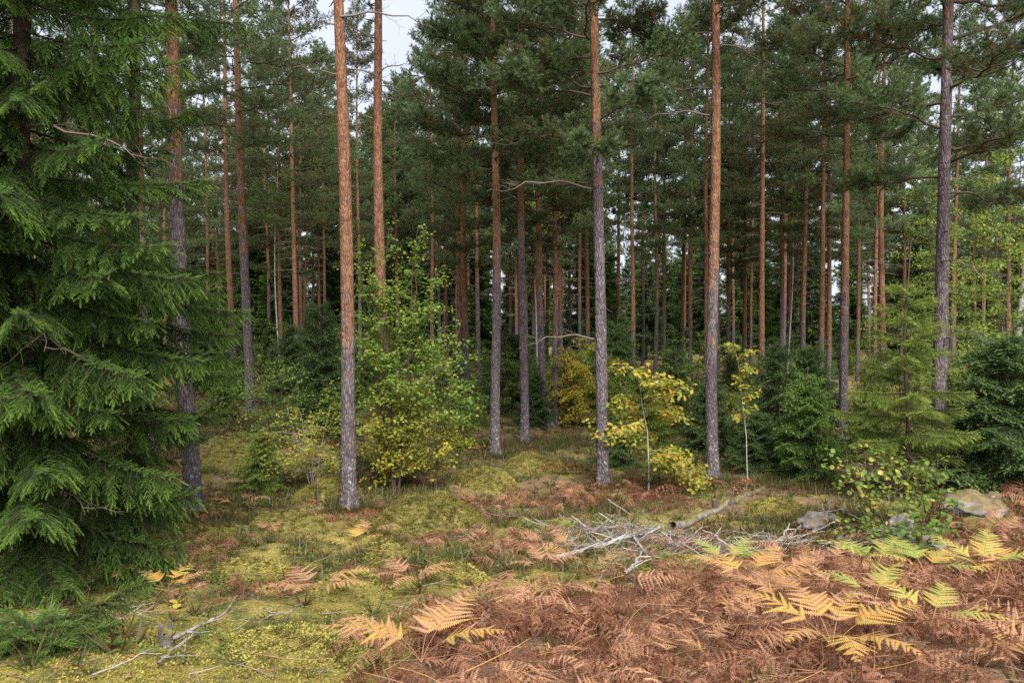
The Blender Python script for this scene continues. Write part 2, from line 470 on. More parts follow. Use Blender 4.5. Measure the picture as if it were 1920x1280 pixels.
def spruce_bough(seed, L, droop, hang, shoot, step=.06, sstep=.045, latk=.36, tip=.25, wood_n=5, sc=1.0, bare=.1, curtain=0.0):
    g = np.random.default_rng(seed)
    n = 12
    t = np.linspace(0, 1, n)
    P = np.stack([.03 * L * np.sin(t * 3 + seed), L * t, -droop * L * (1.7 * t - 1.05 * t * t)], -1)
    out = [tube(P, .009 * L * (1 - t) + .0022, wood_n, 0, .1)]
    ax = lambda u: np.array([np.interp(u, t, P[:, k]) for k in range(3)])
    sp, sdv, ss, st = [], [], [], []
    for side in (-1, 1):
        for u in np.arange(bare, .985, step / L):
            u = min(.99, u + g.uniform(-.3, .3) * step / L)
            p0 = ax(u); tg = norm(ax(min(1, u + .04)) - ax(u - .04))
            l = (latk * L * min(1, (u - bare) * 3.2 + .25) * (1 - u) ** .65) * g.uniform(.65, 1.2) + .07
            an = R(g.uniform(42, 68))
            d = tg * math.cos(an) + np.array([side, 0, 0]) * math.sin(an) + np.array([0, 0, g.uniform(-.22, .10)])
            d = norm(d)
            m = max(3, int(l / .12) + 2); lt_ = g.normal(0, .09)
            s = np.linspace(0, 1, m)
            Q = p0 + np.outer(s * l, d); Q[:, 2] -= hang * l * s ** 1.6
            Q[:, 0] -= side * hang * .35 * l * s ** 2
            out.append(tube(Q, .0030 * (1 - s) + .0012, 3, 0, .1, False))
            k = np.arange(.06, l, sstep) / l
            for sg in (-1, 1):
                kk = np.clip(k + g.uniform(-.01, .01, len(k)), 0, 1)
                pos = np.stack([np.interp(kk, s, Q[:, c]) for c in range(3)], -1)
                tq = norm(np.stack([np.interp(np.minimum(1, kk + .08), s, Q[:, c]) - np.interp(np.maximum(0, kk - .08), s, Q[:, c]) for c in range(3)], -1))
                pr = norm(np.cross(tq, (0, 0, 1.0))) * sg
                dd = tq * .75 + pr * g.uniform(.45, .85, (len(kk), 1)) + g.normal(0, .14, (len(kk), 3)) + np.array([0, 0, -.12 - .35 * hang])
                sp.append(pos); sdv.append(dd)
                ss.append(g.uniform(.65, 1.15, len(kk)) * (1.1 - .45 * kk) * sc)
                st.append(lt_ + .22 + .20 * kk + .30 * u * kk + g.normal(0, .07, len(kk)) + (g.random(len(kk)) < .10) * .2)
            if curtain:
                for u2 in np.arange(.12, .95, .075 / max(l, .075)):
                    if g.random() < .2: continue
                    p2 = np.array([np.interp(u2, s, Q[:, c]) for c in range(3)])
                    l2 = curtain * g.uniform(.35, 1.15) * (1 - .5 * u2) * min(1, .35 + l)
                    d2 = norm(np.array([g.normal(0, .28), g.normal(.12, .28), -1.0]))
                    n2 = max(2, int(l2 / .052))
                    v2 = (np.arange(n2) + .6) / n2
                    pp = p2 + np.outer(v2 * l2, d2) + np.outer(v2 * (1 - v2) * l2, norm(d * (1, 1, 0))) * .5
                    sp.append(pp); sdv.append(np.tile(d2, (n2, 1)) + g.normal(0, .62, (n2, 3)) + d * .35)
                    ss.append(g.uniform(.6, 1.0, n2) * sc); st.append(lt_ + .14 + .25 * v2 * u + .16 * v2 + g.normal(0, .06, n2))
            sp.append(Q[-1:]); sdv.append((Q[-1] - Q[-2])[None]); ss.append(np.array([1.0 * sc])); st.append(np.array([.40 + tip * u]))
    k = np.repeat(np.arange(.12 * L, L, .032) / L, 2)
    pos = np.stack([np.interp(k, t, P[:, c]) for c in range(3)], -1)
    sp.append(pos); sdv.append(np.stack([g.normal(0, .8, len(k)), 0 * k + .7, g.uniform(-.1, .7, len(k))], -1)); ss.append(g.uniform(.7, 1.1, len(k)) * sc); st.append(.3 + .3 * k)
    sp, sdv, ss, st = np.concatenate(sp), np.concatenate(sdv), np.concatenate(ss), np.concatenate(st)
    out.append(scatter(shoot, sp, frames(sdv, g.uniform(-.5, .5, len(sp))), ss, st))
    return merge(out)

def pine_branch(seed, L, tuft, up=.15, dens=1.0, nsub=14, sides=5, brown=.17):
    g = np.random.default_rng(seed)
    n = 9
    t = np.linspace(0, 1, n)
    P = np.stack([g.normal(0, .02) * L * np.sin(3 * t) + .05 * L * np.sin(t * 4 + seed), L * t * (1 - .1 * t), L * (up * t * (1 - .9 * t) + .10 * t ** 3)], -1)
    P[1:] += g.normal(0, .012 * L, (n - 1, 3))
    out = [tube(P, .0105 * L * (1 - t) ** .8 + .004, sides, 0, .3)]
    ax = lambda u: np.array([np.interp(u, t, P[:, k]) for k in range(3)])
    tp, td, tt = [], [], []
    def tufts(Q, k0, stepk, pr):
        m = len(Q); s = np.linspace(0, 1, m)
        l = np.linalg.norm(Q[-1] - Q[0])
        k = np.arange(k0, 1.0, stepk / max(l, .1))
        for u in list(k) + [1.0]:
            p = np.array([np.interp(u, s, Q[:, c]) for c in range(3)])
            tg = norm(Q[min(m - 1, int(u * (m - 1)) + 1)] - Q[max(0, int(u * (m - 1)) - 1)])
            for _ in range(2 if u < 1 else 3):
                d = tg * .55 + g.normal(0, .55, 3) + np.array([0, 0, .28])
                tp.append(p + norm(d) * g.uniform(0, .06)); td.append(d)
                tt.append(g.uniform(0, .12) if g.random() < pr else .30 + .25 * u + g.normal(0, .08))
    for i in range(nsub):
        u = .22 + .76 * (i + g.random()) / nsub
        side = 1 if i % 2 else -1
        l = L * (.16 + .34 * (1 - u) + .12 * g.random()) * min(1, u * 2.2)
        tg = norm(ax(min(1, u + .05)) - ax(u - .05))
        an = R(g.uniform(35, 65))
        d = tg * math.cos(an) + np.array([side, 0, 0]) * math.sin(an) + np.array([0, 0, g.uniform(-.15, .35)])
        Q = curve_pts(ax(u), d, l, 5, (0, .1, .18), .02, g)
        out.append(tube(Q, np.linspace(.006 * L * .6 + .002, .002, 5), 3, 0, .35, False))
        tufts(Q, .28, .085 / dens, brown)
    tufts(P[5:], .2, .09 / dens, brown)
    tp, td = np.array(tp), np.array(td)
    out.append(scatter(tuft, tp, frames(td, g.uniform(0, 6, len(tp))), g.uniform(.75, 1.2, len(tp)), np.array(tt)))
    return merge(out)
def dead_branch(seed, L):
    g = np.random.default_rng(seed)
    t = np.linspace(0, 1, 8)
    P = np.stack([.06 * L * np.sin(t * 5 + seed), L * t, L * (.22 * t - .34 * t * t)], -1)
    P[1:] += g.normal(0, .014 * L, (7, 3))
    out = [tube(P, .011 * L * (1 - t) ** .7 + .004, 5, 0, .6)]
    for i in range(9):
        u = g.uniform(.25, .98); p = np.array([np.interp(u, t, P[:, k]) for k in range(3)])
        d = np.array([g.choice((-1, 1)) * g.uniform(.4, 1), g.uniform(.3, 1), g.uniform(-.3, .5)])
        Q = curve_pts(p, d, L * g.uniform(.12, .38), 5, (0, 0, -.1), .05, g)
        out.append(tube(Q, np.linspace(.006, .002, 5), 3, 0, .6, False))
        for j in range(2):
            out.append(tube(curve_pts(Q[2 + j], d + g.normal(0, .7, 3), L * .1, 3, (0, 0, -.2)), [.003, .002, .0015], 3, 0, .6, False))
    return merge(out)

# ------------------------------------------------------------------ trunks
def pine_trunk(seed, H, D, line, detail=True, top=None, bend=None, lowflare=.42, lichen=0):
    g = np.random.default_rng(seed)
    top = H if top is None else top
    st = .11 if detail else .5
    z = np.concatenate([[-.35, -.12, 0, .08, .18, .3], np.arange(.45, top + st, st)])
    r = .95 * D / 2 * (np.clip(1 - np.maximum(z, 0) / H, 0.02, 1) ** .62) * (1 + lowflare * np.exp(-np.maximum(z, 0) / .28))
    a1, a2 = g.uniform(-1, 1, 2)
    x = .08 * a1 * np.sin(z * .45 + a2 * 3) * np.minimum(1, np.maximum(z, 0) / 2)
    y = .05 * a2 * np.sin(z * .38 + a1 * 3) * np.minimum(1, np.maximum(z, 0) / 2)
    if bend is not None:
        x = x + bend(z)
    P = np.stack([x, y, z], -1)
    n = 26 if detail else 10
    def bm(th, i):
        zz = z[i.astype(int)]
        q = vnoise(np.cos(th) * 3.2 + seed, np.sin(th) * 3.2, zz * 1.7, seed) * .05
        if detail:
            amp = .085 * np.clip(1.3 - zz / max(line, .5), .2, 1)
            q = q + amp * vnoise(np.cos(th) * 9 + seed, np.sin(th) * 9, zz * 4.0, seed + 1)
        root = .22 * np.exp(-np.maximum(zz, 0) / .18) * np.cos(th * 4 + seed)
        return q + root
    T = tube(P, r, n, 0, 0, True, bm)
    T.t = 1 / (1 + np.exp(-(T.V[:, 2] - line) / .75))
    return T, P, z, r

PB_HI = [pine_branch(100 + i, l, TU_HI, u, 1.7, 20) for i, (l, u) in enumerate([(1.3, .3), (1.7, .22), (2.0, .12), (2.3, .18), (2.6, .05), (2.9, .12)])]
PB_MESH = [mesh_of('pine_branch', T, [M_TWIG, M_PINE], [0]) for T in PB_HI]
PB_LEN = [1.3, 1.7, 2.0, 2.3, 2.6, 2.9]
DB_MESH = [mesh_of('dead_branch', dead_branch(130 + i, l), [M_TWIG], True) for i, l in enumerate([.6, .9, 1.3, 1.8])]
PB_MID = [pine_branch(150 + i, l, TU_MID, u, 1.0, 15, 3) for i, (l, u) in enumerate([(1.2, .3), (1.6, .2), (2.0, .1), (2.4, .12), (2.7, .05)])]
PB_FARL = [pine_branch(170 + i, l, TU_FAR, u, .75, 12, 3) for i, (l, u) in enumerate([(1.3, .3), (2.0, .1), (2.6, .1)])]

FEET = []
STUB = mesh_of('branch_stub', tube(np.array([(0, .05, 0), (0, .17, .01), (.004, .22, .0), (.006, .28, .012)]), [.013, .011, .009, .005], 6, 0, .12), [M_TWIG], True)
def hero_pine(px, d, pxtop, D, line, cb, label, seed, H=19.0, lmax=2.5, dead=6, bend=None, ylean=0.0, ztop=None, low=(), group='tall pines along the front of the stand', step=.34):
    g = np.random.default_rng(seed)
    b = at(px, d)
    zt = CAMZ + 600 / FPX * d - b[2]                       # height where the stem leaves the frame
    lean = math.atan2((pxtop - px) / FPX * d, zt)
    root = empty('pine_tree', b, lean_rot(lean, 0, ylean))
    tag(root, label, 'pine tree', group)
    T, P, z, r = pine_trunk(seed, H, D, line, True, None, bend)
    obj('trunk', mesh_of('trunk', T, [M_BARK], True), root)
    px_ = lambda h: (np.interp(h, z, P[:, 0]), np.interp(h, z, P[:, 1]))
    FEET.append(b)
    for _ in range(13):                              # snapped off dead limbs up the bare stem
        hh = g.uniform(2.2, cb); x, y = px_(hh)
        obj('branch_stub', STUB, root, (x, y, hh), (g.uniform(-.5, .3), 0, g.uniform(0, 6.3)), g.uniform(.5, 1.3))
    h = cb; az = g.uniform(0, 6)
    while h < H - .2:
        k = (h - cb) / (H - cb)
        L = lmax * (np.interp(k, [0, .15, .5, .85, 1], [.75, 1, .95, .5, .25])) * g.uniform(.75, 1.1)
        az += 2.4 + g.uniform(-.4, .4)
        i = int(np.argmin(np.abs(np.array(PB_LEN) - L)))
        i = min(len(PB_LEN) - 1, max(0, i + int(g.integers(-1, 2))))
        x, y = px_(h)
        el = np.interp(k, [0, .3, .7, 1], [-.08, .08, .35, .9]) + g.uniform(-.12, .12)
        o = obj('branch', PB_MESH[i], root, (x, y, h), (el, 0, az), L / PB_LEN[i])
        o.rotation_mode = 'XYZ'
        h += step * g.uniform(.5, 1.3) / (1 if k < .7 else 1.5)
    for _ in range(dead):
        h = cb - g.uniform(.1, 3.4) * min(1, cb / 6)
        x, y = px_(h)
        obj('branch', DB_MESH[int(g.integers(0, 4))], root, (x, y, h), (g.uniform(-.2, .2), 0, g.uniform(0, 6.3)), g.uniform(.6, 1.0))
    for (h, az, L, kind) in low:
        x, y = px_(h)
        if kind == 'dead':
            obj('branch', DB_MESH[3], root, (x, y, h), (.1, 0, az), L / 1.8)
        else:
            i = int(np.argmin(np.abs(np.array(PB_LEN) - L)))
            obj('branch', PB_MESH[i], root, (x, y, h), (.1, 0, az), L / PB_LEN[i])
    return root

# azimuth: 0 points away from the camera, +pi/2 points left, -pi/2 points right
hero_pine(365, 13.6, 327, .31, 6.0, 9.5, 'grey footed pine half hidden behind the hanging spruce boughs', 11, dead=4)
hero_pine(656, 14.4, 641, .285, 3.3, 11.2, 'bare orange stemmed pine left of the green birch clump, lichen on its foot', 12, lmax=2.2, dead=7)
hero_pine(726, 17.2, 711, .27, 3.4, 10.6, 'reddish pine rising straight out of the green birch clump', 13, lmax=2.5, dead=8)
hero_pine(929, 21.4, 927, .285, 5.2, 7.2, 'straight pine with a dark purplish foot right of the birch clump', 14, lmax=2.4, dead=5)
hero_pine(984, 24.2, 973, .285, 6.2, 6.6, 'dark footed pine on open ground, just left of the pair that leans together', 15, lmax=2.5, dead=5)
hero_pine(1131, 16.6, 1111, .275, 7.0, 6.4, 'pale grey pine with white lichen spots right of the centre, long arched boughs above', 16, lmax=2.3, dead=2,
          low=((6.2, 1.6, 2.0, 'dead'), (7.2, 1.45, 1.9, 'dead'), (8.3, 1.9, 2.0, 'live'), (8.3, -1.4, 1.3, 'dead'), (9.3, 1.5, 2.2, 'live')))
hero_pine(1337, 17.4, 1333, .285, 4.4, 9.9, 'tall bare pine standing between the yellow oak sapling and the white stemmed sapling', 17, lmax=2.7, dead=4)
hero_pine(1581, 22.0, 1580, .26, 4.0, 8.2, 'orange flaky pine left of the light green young spruce', 18, lmax=2.6, dead=5, H=20)
hero_pine(1757, 15.4, 1766, .29, 9.5, 5.6, 'thick dark barked pine behind the light green young spruce, heavily branched', 19, lmax=2.9, dead=5, H=18, step=.30)

# ------------------------------------------------------------------ the stand behind: crowns shared between trees
def joined_crown(seed, H, cb, lmax, lib, lens, step):
    g = np.random.default_rng(seed)
    out = []; h = cb; az = 0
    while h < H - .15:
        k = (h - cb) / (H - cb)
        L = lmax * np.interp(k, [0, .15, .5, .85, 1], [.7, 1, .9, .5, .22]) * g.uniform(.7, 1.15)
        az += 2.4 + g.uniform(-.5, .5)
        i = min(len(lens) - 1, max(0, int(np.argmin(np.abs(np.array(lens) - L)))))
        el = np.interp(k, [0, .3, .7, 1], [-.1, .08, .35, .9]) + g.uniform(-.12, .12)
        out.append(lib[i].moved(rotz(az) @ rotx(el) * (L / lens[i]), (0, 0, h), g.normal(0, .10)))
        h += step * g.uniform(.5, 1.4) / (1 if k < .7 else 1.6)
    for _ in range(16):
        out.append(dead_branch(int(g.integers(1e6)), g.uniform(.4, 1.1)).moved(rotz(g.uniform(0, 6.3)), (0, 0, cb - abs(g.normal(0, 1.6)))))
    return merge(out)
CROWN_MID = [mesh_of('crown', joined_crown(200 + i, 18.5, cb, lm, PB_MID, [1.2, 1.6, 2.0, 2.4, 2.7], .30), [M_TWIG, M_PINE], [0])
             for i, (cb, lm) in enumerate([(7.0, 2.3), (8.0, 2.5), (5.9, 2.2), (8.8, 2.1), (7.2, 2.7)])]
CROWN_FAR = [mesh_of('crown', joined_crown(220 + i, 18.5, cb, lm, PB_FARL, [1.3, 2.0, 2.6], .27), [M_TWIG, M_PINE], [0])
             for i, (cb, lm) in enumerate([(6.5, 2.3), (8.0, 2.6), (9.0, 2.2)])]
TRUNK_FAR = [mesh_of('trunk', pine_trunk(240 + i, 18.5, .28, ln, False)[0], [M_BARK], True) for i, ln in enumerate([2.5, 3.5, 5.0, 4.0])]

# column of the stem at eye height, distance, column at the top, thickness, bark line, crown, label
MID = [
    (470, 24.0, 446, .30, 5.2, 1, 'sturdy orange pine right of the big spruces, seen full length'),
    (437, 31.0, 424, .27, 3.0, 3, 'thin red pine close to the left of the sturdy orange pine near the big spruces'),
    (530, 37.0, 522, .23, 2.0, 2, 'slim pine over the yellow bushes, with a white birch stem against its left side'),
    (558, 34.0, 546, .26, 2.5, 4, 'red stemmed pine over the yellow bushes left of the tall bare orange pine'),
    (862, 33.0, 858, .25, 2.5, 0, 'rearmost of two overlapping pines at the right edge of the birch clump'),
    (876, 29.0, 868, .27, 3.4, 2, 'front one of two overlapping pines at the right edge of the birch clump'),
    (896, 37.5, 893, .25, 5.0, 3, 'slim pine just left of the straight dark footed pine'),
    (1186, 35.5, 1183, .24, 3.0, 2, 'dark red pine standing alone right of the pale grey lichen spotted pine'),
    (1322, 33.0, 1322, .23, 2.0, 0, 'red pine close behind the left side of the tall bare pine by the oak sapling'),
    (1428, 29.5, 1424, .26, 2.0, 1, 'stout red pine behind the top of the white stemmed sapling'),
    (1507, 34.0, 1503, .25, 4.0, 0, 'single dark pine midway between the stout red pine and the orange flaky pine'),
    (1538, 31.5, 1540, .25, 2.6, 3, 'left one of a close pair of red pines left of the orange flaky pine'),
    (1553, 35.0, 1549, .24, 2.2, 4, 'right one of a close pair of red pines left of the orange flaky pine'),
    (1652, 28.0, 1648, .25, 2.4, 2, 'red pine behind the left shoulder of the light green young spruce'),
    (1640, 33.0, 1640, .20, 2.4, 0, 'thin orange pine touching the red one behind the light green young spruce'),
    (285, 19.0, 252, .27, 5.5, 4, 'pine deep behind the hanging boughs of the big spruces, grey at the foot'),
    (75, 20.0, 58, .22, 5.0, 0, 'slender pine glimpsed through the outermost big spruce at the edge of the picture'),
]
seedc = 300
def mid_pine(px, d, pxt, D, line, ci, label, group):
    global seedc
    seedc += 1
    g = np.random.default_rng(seedc)
    b = at(px, d)
    lean = math.atan2((pxt - px) / FPX * d, CAMZ + 600 / FPX * d)
    root = empty('pine_tree', b, lean_rot(lean, 0))
    tag(root, label, 'pine tree', group)
    obj('trunk', mesh_of('trunk', pine_trunk(seedc, 19, D, line, True if d < 26 else False)[0], [M_BARK], True), root)
    obj('crown', CROWN_MID[ci], root, (0, 0, g.uniform(-.6, .6)), (0, 0, g.uniform(0, 6.3)))
for a in MID:
    mid_pine(*a, 'pines in the middle of the stand')
def bend_pair(z):
    return -.42 * np.exp(-((np.maximum(z, 0) - 1.6) / 1.5) ** 2) * np.minimum(1, np.maximum(z, 0) / .5) - .12
for (px, d, pxt, D, line, ci, lab, bf) in [
        (1034, 26.8, 1016, .27, 4.2, 2, 'pine with a curved foot, the left one of a pair that meets at the ground', lambda z: -.40 * (1 - np.exp(-np.maximum(z, 0) / .7)) + .25 * np.minimum(1, np.maximum(z, 0) / 9)),
        (1042, 27.4, 1033, .24, 3.6, 4, 'straight red pine, the right one of a pair that meets at the ground', lambda z: 0 * z)]:
    seedc += 1
    b = at(px, d)
    root = empty('pine_tree', b, lean_rot(math.atan2((pxt - px) / FPX * d, CAMZ + 600 / FPX * d), 0))
    tag(root, lab, 'pine tree', 'pines in the middle of the stand')
    obj('trunk', mesh_of('trunk', pine_trunk(seedc, 19, D, line, True, bend=bf)[0], [M_BARK], True), root)
    obj('crown', CROWN_MID[ci], root, (0, 0, 0), (0, 0, seedc))
FARP = [(600, 53, 596), (702, 56, 700), (768, 49, 765), (642, 62, 640), (725, 50, 722), (567, 44, 562), (675, 40, 672), (957, 50, 955), (968, 46, 966), (1052, 43, 1050), (1000, 48, 996), (1088, 41, 1086), (1101, 43, 1098), (1160, 44, 1158), (1229, 40, 1227),
        (1245, 43, 1242), (1280, 45, 1280), (1294, 41, 1293), (1346, 46, 1345), (1366, 41, 1362), (1396, 41, 1395), (1407, 44, 1409), (1463, 37, 1462), (1469, 46, 1470),
        (1608, 44, 1606), (1785, 38, 1790), (505, 48, 498), (745, 46, 742), (812, 42, 808), (1480, 52, 1480), (1690, 44, 1692), (1840, 45, 1845), (40, 36, 30), (140, 40, 128),
        (200, 34, 190), (330, 42, 322), (395, 38, 386), (610, 50, 606), (1205, 54, 1203), (1580, 55, 1580), (1885, 38, 1890)]
gF = np.random.default_rng(77)
for i, (px, d, pxt) in enumerate(FARP):
    b = at(px, d)
    root = empty('pine_tree', b, lean_rot(math.atan2((pxt - px) / FPX * d, CAMZ + 600 / FPX * d), gF.uniform(0, 6.3)))
    root.scale = (1, 1, gF.uniform(.92, 1.08))
    tag(root, 'slim reddish pine deep in the stand behind the front rows', 'pine tree', 'slim pines deep in the stand')
    obj('trunk', TRUNK_FAR[i % 4], root, sc=(gF.uniform(.75, 1.0),) * 2 + (1,))
    obj('crown', CROWN_MID[int(gF.integers(5))] if d < 43 else CROWN_FAR[int(gF.integers(3))], root, (0, 0, gF.uniform(-1, 1)), (0, 0, gF.uniform(0, 6)))
k = 0; placed = [(p - 960) / FPX * d + 1j * d for p, d, _ in FARP]
while k < 125:
    d = gF.uniform(46, 105); px = gF.uniform(-120, 2040)
    x = (px - 960) / FPX * d
    if min(abs(x + 1j * d - c) for c in placed) < 2.0: continue
    placed.append(x + 1j * d); k += 1
    root = empty('pine_tree', at(px, d), lean_rot(gF.normal(0, .012), gF.uniform(0, 6.3)))
    root.scale = (1, 1, gF.uniform(.85, 1.1))
    tag(root, 'slim reddish pine deep in the stand behind the front rows', 'pine tree', 'slim pines deep in the stand')
    obj('trunk', TRUNK_FAR[k % 4], root)
    obj('crown', CROWN_FAR[int(gF.integers(3))], root, (0, 0, gF.uniform(-1, 1)), (0, 0, gF.uniform(0, 6)))

# ------------------------------------------------------------------ spruces
def far_spruce(seed, H, Rm):
    g = np.random.default_rng(seed)
    lib = [spruce_bough(400 + seed + i, l, .25, .5, SH_FAR, .28, .24, .34, sc=.8, wood_n=3) for i, l in enumerate((.8, 1.4, 2.1))]
    lens = (.8, 1.4, 2.1)
    out = [tube(np.stack([0 * np.arange(7.), 0 * np.arange(7.), np.linspace(-.3, H, 7)], -1), np.linspace(.16, .01, 7), 7, 0, .1)]
    for h in np.arange(.6, H - .2, .52):
        L = Rm * (1 - h / H) ** .8 + .15
        for j in range(6):
            i = int(np.argmin(np.abs(np.array(lens) - L)))
            el = np.interp(h / H, [0, .6, 1], [-.15, .1, .7]) + g.uniform(-.15, .15)
            out.append(lib[i].moved(rotz(g.uniform(0, 6.3)) @ rotx(el) * (L / lens[i] * g.uniform(.7, 1.15)), (0, 0, h + g.uniform(-.2, .2)), g.normal(-.12, .05)))
    return merge(out)
FSP = [mesh_of('spruce_tree', far_spruce(s, H, r), [M_TWIG, M_SPRUCE], [0]) for s, H, r in ((1, 11, 2.0), (2, 14, 2.3))]
k = 0
while k < 250:
    d = gF.uniform(44, 110) if k < 165 else gF.uniform(70, 125); px = gF.uniform(-150, 2070) if not 115 < k < 165 else gF.uniform(-150, 720)
    if d < 60 and gF.random() < .55: continue
    k += 1
    o = obj('spruce_tree', FSP[int(gF.integers(2))], None, at(px, d), (0, 0, gF.uniform(0, 6.3)), gF.uniform(.5, .95) if d < 70 else gF.uniform(.8, 1.2))
    tag(o, 'dark spruce filling the shade at the back of the stand', 'spruce tree', 'dark spruces at the back of the stand')

YB = {}
def yboughs(key, shoot, step, sstep):
    if key not in YB:
        YB[key] = ([spruce_bough(500 + i, l, .10 + .04 * (i % 2), .25, shoot, step, sstep, .46, .35, 3, curtain=.07) for i, l in enumerate((.35, .65, 1.0, 1.4))], (.35, .65, 1.0, 1.4))
    return YB[key]
def young_spruce(seed, H, Rm, key, dens=1.0, low=.08, split=False, tadd=0.0, thin=.055, top=.93, pw=.85):
    """crown of a young spruce: whorls of boughs up to a bare leader"""
    g = np.random.default_rng(seed)
    lib, lens = yboughs(*key)
    tr = [tube(np.stack([.01 * H * np.sin(np.arange(9.)), .01 * H * np.cos(np.arange(9.)), np.linspace(-.15, H, 9)], -1), np.linspace(.013 * H, .006, 9), 8, 0, .35)]
    out = []; place = []
    h = low * H
    while h < H * top:
        k = h / H
        nb = int(round(5.2 * dens))
        a0 = g.uniform(0, 6.3)
        for j in range(nb):
            L = (Rm * (1 - k) ** pw * min(1, .7 + k * 2) + .08) * g.uniform(.5, 1.3)
            i = int(np.argmin(np.abs(np.array(lens) - L)))
            el = np.interp(k, [0, .5, .85, 1], [-.05, .18, .5, .85]) + g.uniform(-.12, .12)
            M = rotz(a0 + j * 2 * PI / nb + g.uniform(-.25, .25)) @ rotx(el) * (L / lens[i])
            hh = h + g.uniform(-.5, .5) * thin * H
            place.append((i, el, a0 + j * 2 * PI / nb, L / lens[i], hh))
            if not split:
                out.append(lib[i].moved(M, (0, 0, hh), tadd + .12 * k + g.normal(0, .05)))
        h += thin * H * (1.15 - .3 * k)
    tip = scatter(SH_MID, np.stack([0 * np.arange(8.), 0 * np.arange(8.), H * .94 + np.arange(8) * H * .007], -1), frames(np.tile((0.02, .1, 1.0), (8, 1))), .8, np.full(8, .6))
    out.append(tip)
    return merge(tr), merge(out), place
KEY_LO = ('lo', SH_LO, .085, .085); KEY_MID = ('mid', SH_MID, .06, .055)

# the light green young spruce at the right, built bough by bough
b = hit(1697, 932)
root = empty('young_spruce', b)
tag(root, 'light green young spruce with a long bare leader and dead grey twigs at its foot', 'spruce tree')
HS = (930 - 475) / FPX * b[1]
tr, cr, place = young_spruce(31, HS * 1.06, HS * .315, KEY_MID, .98, .17, True, thin=.060, top=.82, pw=1.1)
obj('trunk', mesh_of('trunk', tr, [M_TWIG], True), root)
obj('leader', mesh_of('leader', cr, [M_TWIG, M_YSPRUCE]), root)
YM = [mesh_of('bough', Tm(T.V, T.F, T.m, T.t + .14), [M_TWIG, M_YSPRUCE], [0]) for T in yboughs(*KEY_MID)[0]]
for (i, el, az, sc, hh) in place:
    obj('bough', YM[i], root, (0, 0, hh), (el, 0, az), sc)
gd = np.random.default_rng(5)
for i in range(16):
    obj('dead_twig', DB_MESH[int(gd.integers(1, 3))], root, (0, 0, gd.uniform(.15, .85)), (gd.uniform(-.3, .25), 0, i * 2.4), gd.uniform(.55, .95))

YS = [young_spruce(40 + i, 2.6, r, KEY_LO, de, .06, False, ta) for i, (r, de, ta) in enumerate([(.95, .9, .10), (.8, .85, .04), (1.1, 1.0, .02)])]
YS_TR = [mesh_of('trunk', a[0], [M_TWIG], True) for a in YS]
YS_CR = [mesh_of('crown', a[1], [M_TWIG, M_YSPRUCE], [0]) for a in YS]
def small_spruce(px, d, H, i, label, dark=False, wide=1.0, group='young spruces under the pines', spin=0.0):
    root = empty('young_spruce', at(px, d), (0, 0, spin))
    tag(root, label, 'spruce tree', group)
    s = H / 2.6
    obj('trunk', YS_TR[i], root, sc=(s * wide, s * wide, s))
    o = obj('crown', YS_CR[i], root, sc=(s * wide, s * wide, s))
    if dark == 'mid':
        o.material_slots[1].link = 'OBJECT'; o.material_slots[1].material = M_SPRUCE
    elif dark:                                   # same crown, needle colour darkened to stand in for understorey shade
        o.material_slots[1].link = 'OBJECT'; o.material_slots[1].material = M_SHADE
small_spruce(1512, 17.2, 2.5, 0, 'mid green young spruce left of the light green one, beside the white stemmed sapling', 'mid', spin=1)
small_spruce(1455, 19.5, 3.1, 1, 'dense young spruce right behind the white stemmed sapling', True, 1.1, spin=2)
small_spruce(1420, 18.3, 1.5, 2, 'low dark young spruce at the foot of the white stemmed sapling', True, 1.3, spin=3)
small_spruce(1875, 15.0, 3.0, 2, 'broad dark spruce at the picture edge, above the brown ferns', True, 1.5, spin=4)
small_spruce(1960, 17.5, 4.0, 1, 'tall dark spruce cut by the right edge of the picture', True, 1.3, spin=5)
small_spruce(1775, 17.5, 2.5, 0, 'yellowish young spruce behind the thick dark pine', spin=6)
small_spruce(1632, 19.5, 2.6, 1, 'greyish young spruce left of the light green one and behind it', spin=7)
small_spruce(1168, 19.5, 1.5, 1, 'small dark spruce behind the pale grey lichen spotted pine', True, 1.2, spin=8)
small_spruce(1205, 23.0, 2.4, 0, 'slender spruce rising behind the yellow oak sapling', spin=9)
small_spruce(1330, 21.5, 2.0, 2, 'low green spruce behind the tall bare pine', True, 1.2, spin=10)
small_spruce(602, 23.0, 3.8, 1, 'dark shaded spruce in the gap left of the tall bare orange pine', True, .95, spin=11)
small_spruce(492, 15.8, 1.35, 0, 'knee high spruce beside the mossy mound', False, 1.25, spin=12)
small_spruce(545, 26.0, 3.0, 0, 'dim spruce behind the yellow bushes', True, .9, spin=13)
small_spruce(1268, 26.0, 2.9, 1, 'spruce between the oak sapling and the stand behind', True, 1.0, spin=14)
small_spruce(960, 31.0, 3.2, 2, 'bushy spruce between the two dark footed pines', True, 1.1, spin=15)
small_spruce(1120, 30.0, 3.0, 0, 'spruce peeping out right of the bright yellow bush', False, 1.0, spin=16)

for i in range(42):
    small_spruce(gF.uniform(380, 1960), gF.uniform(26, 50), gF.uniform(1.2, 4.0), i % 3, 'shaded young spruce growing between the far pine stems', True, gF.uniform(.85, 1.2), 'shaded young spruces between the far pines', gF.uniform(0, 6))
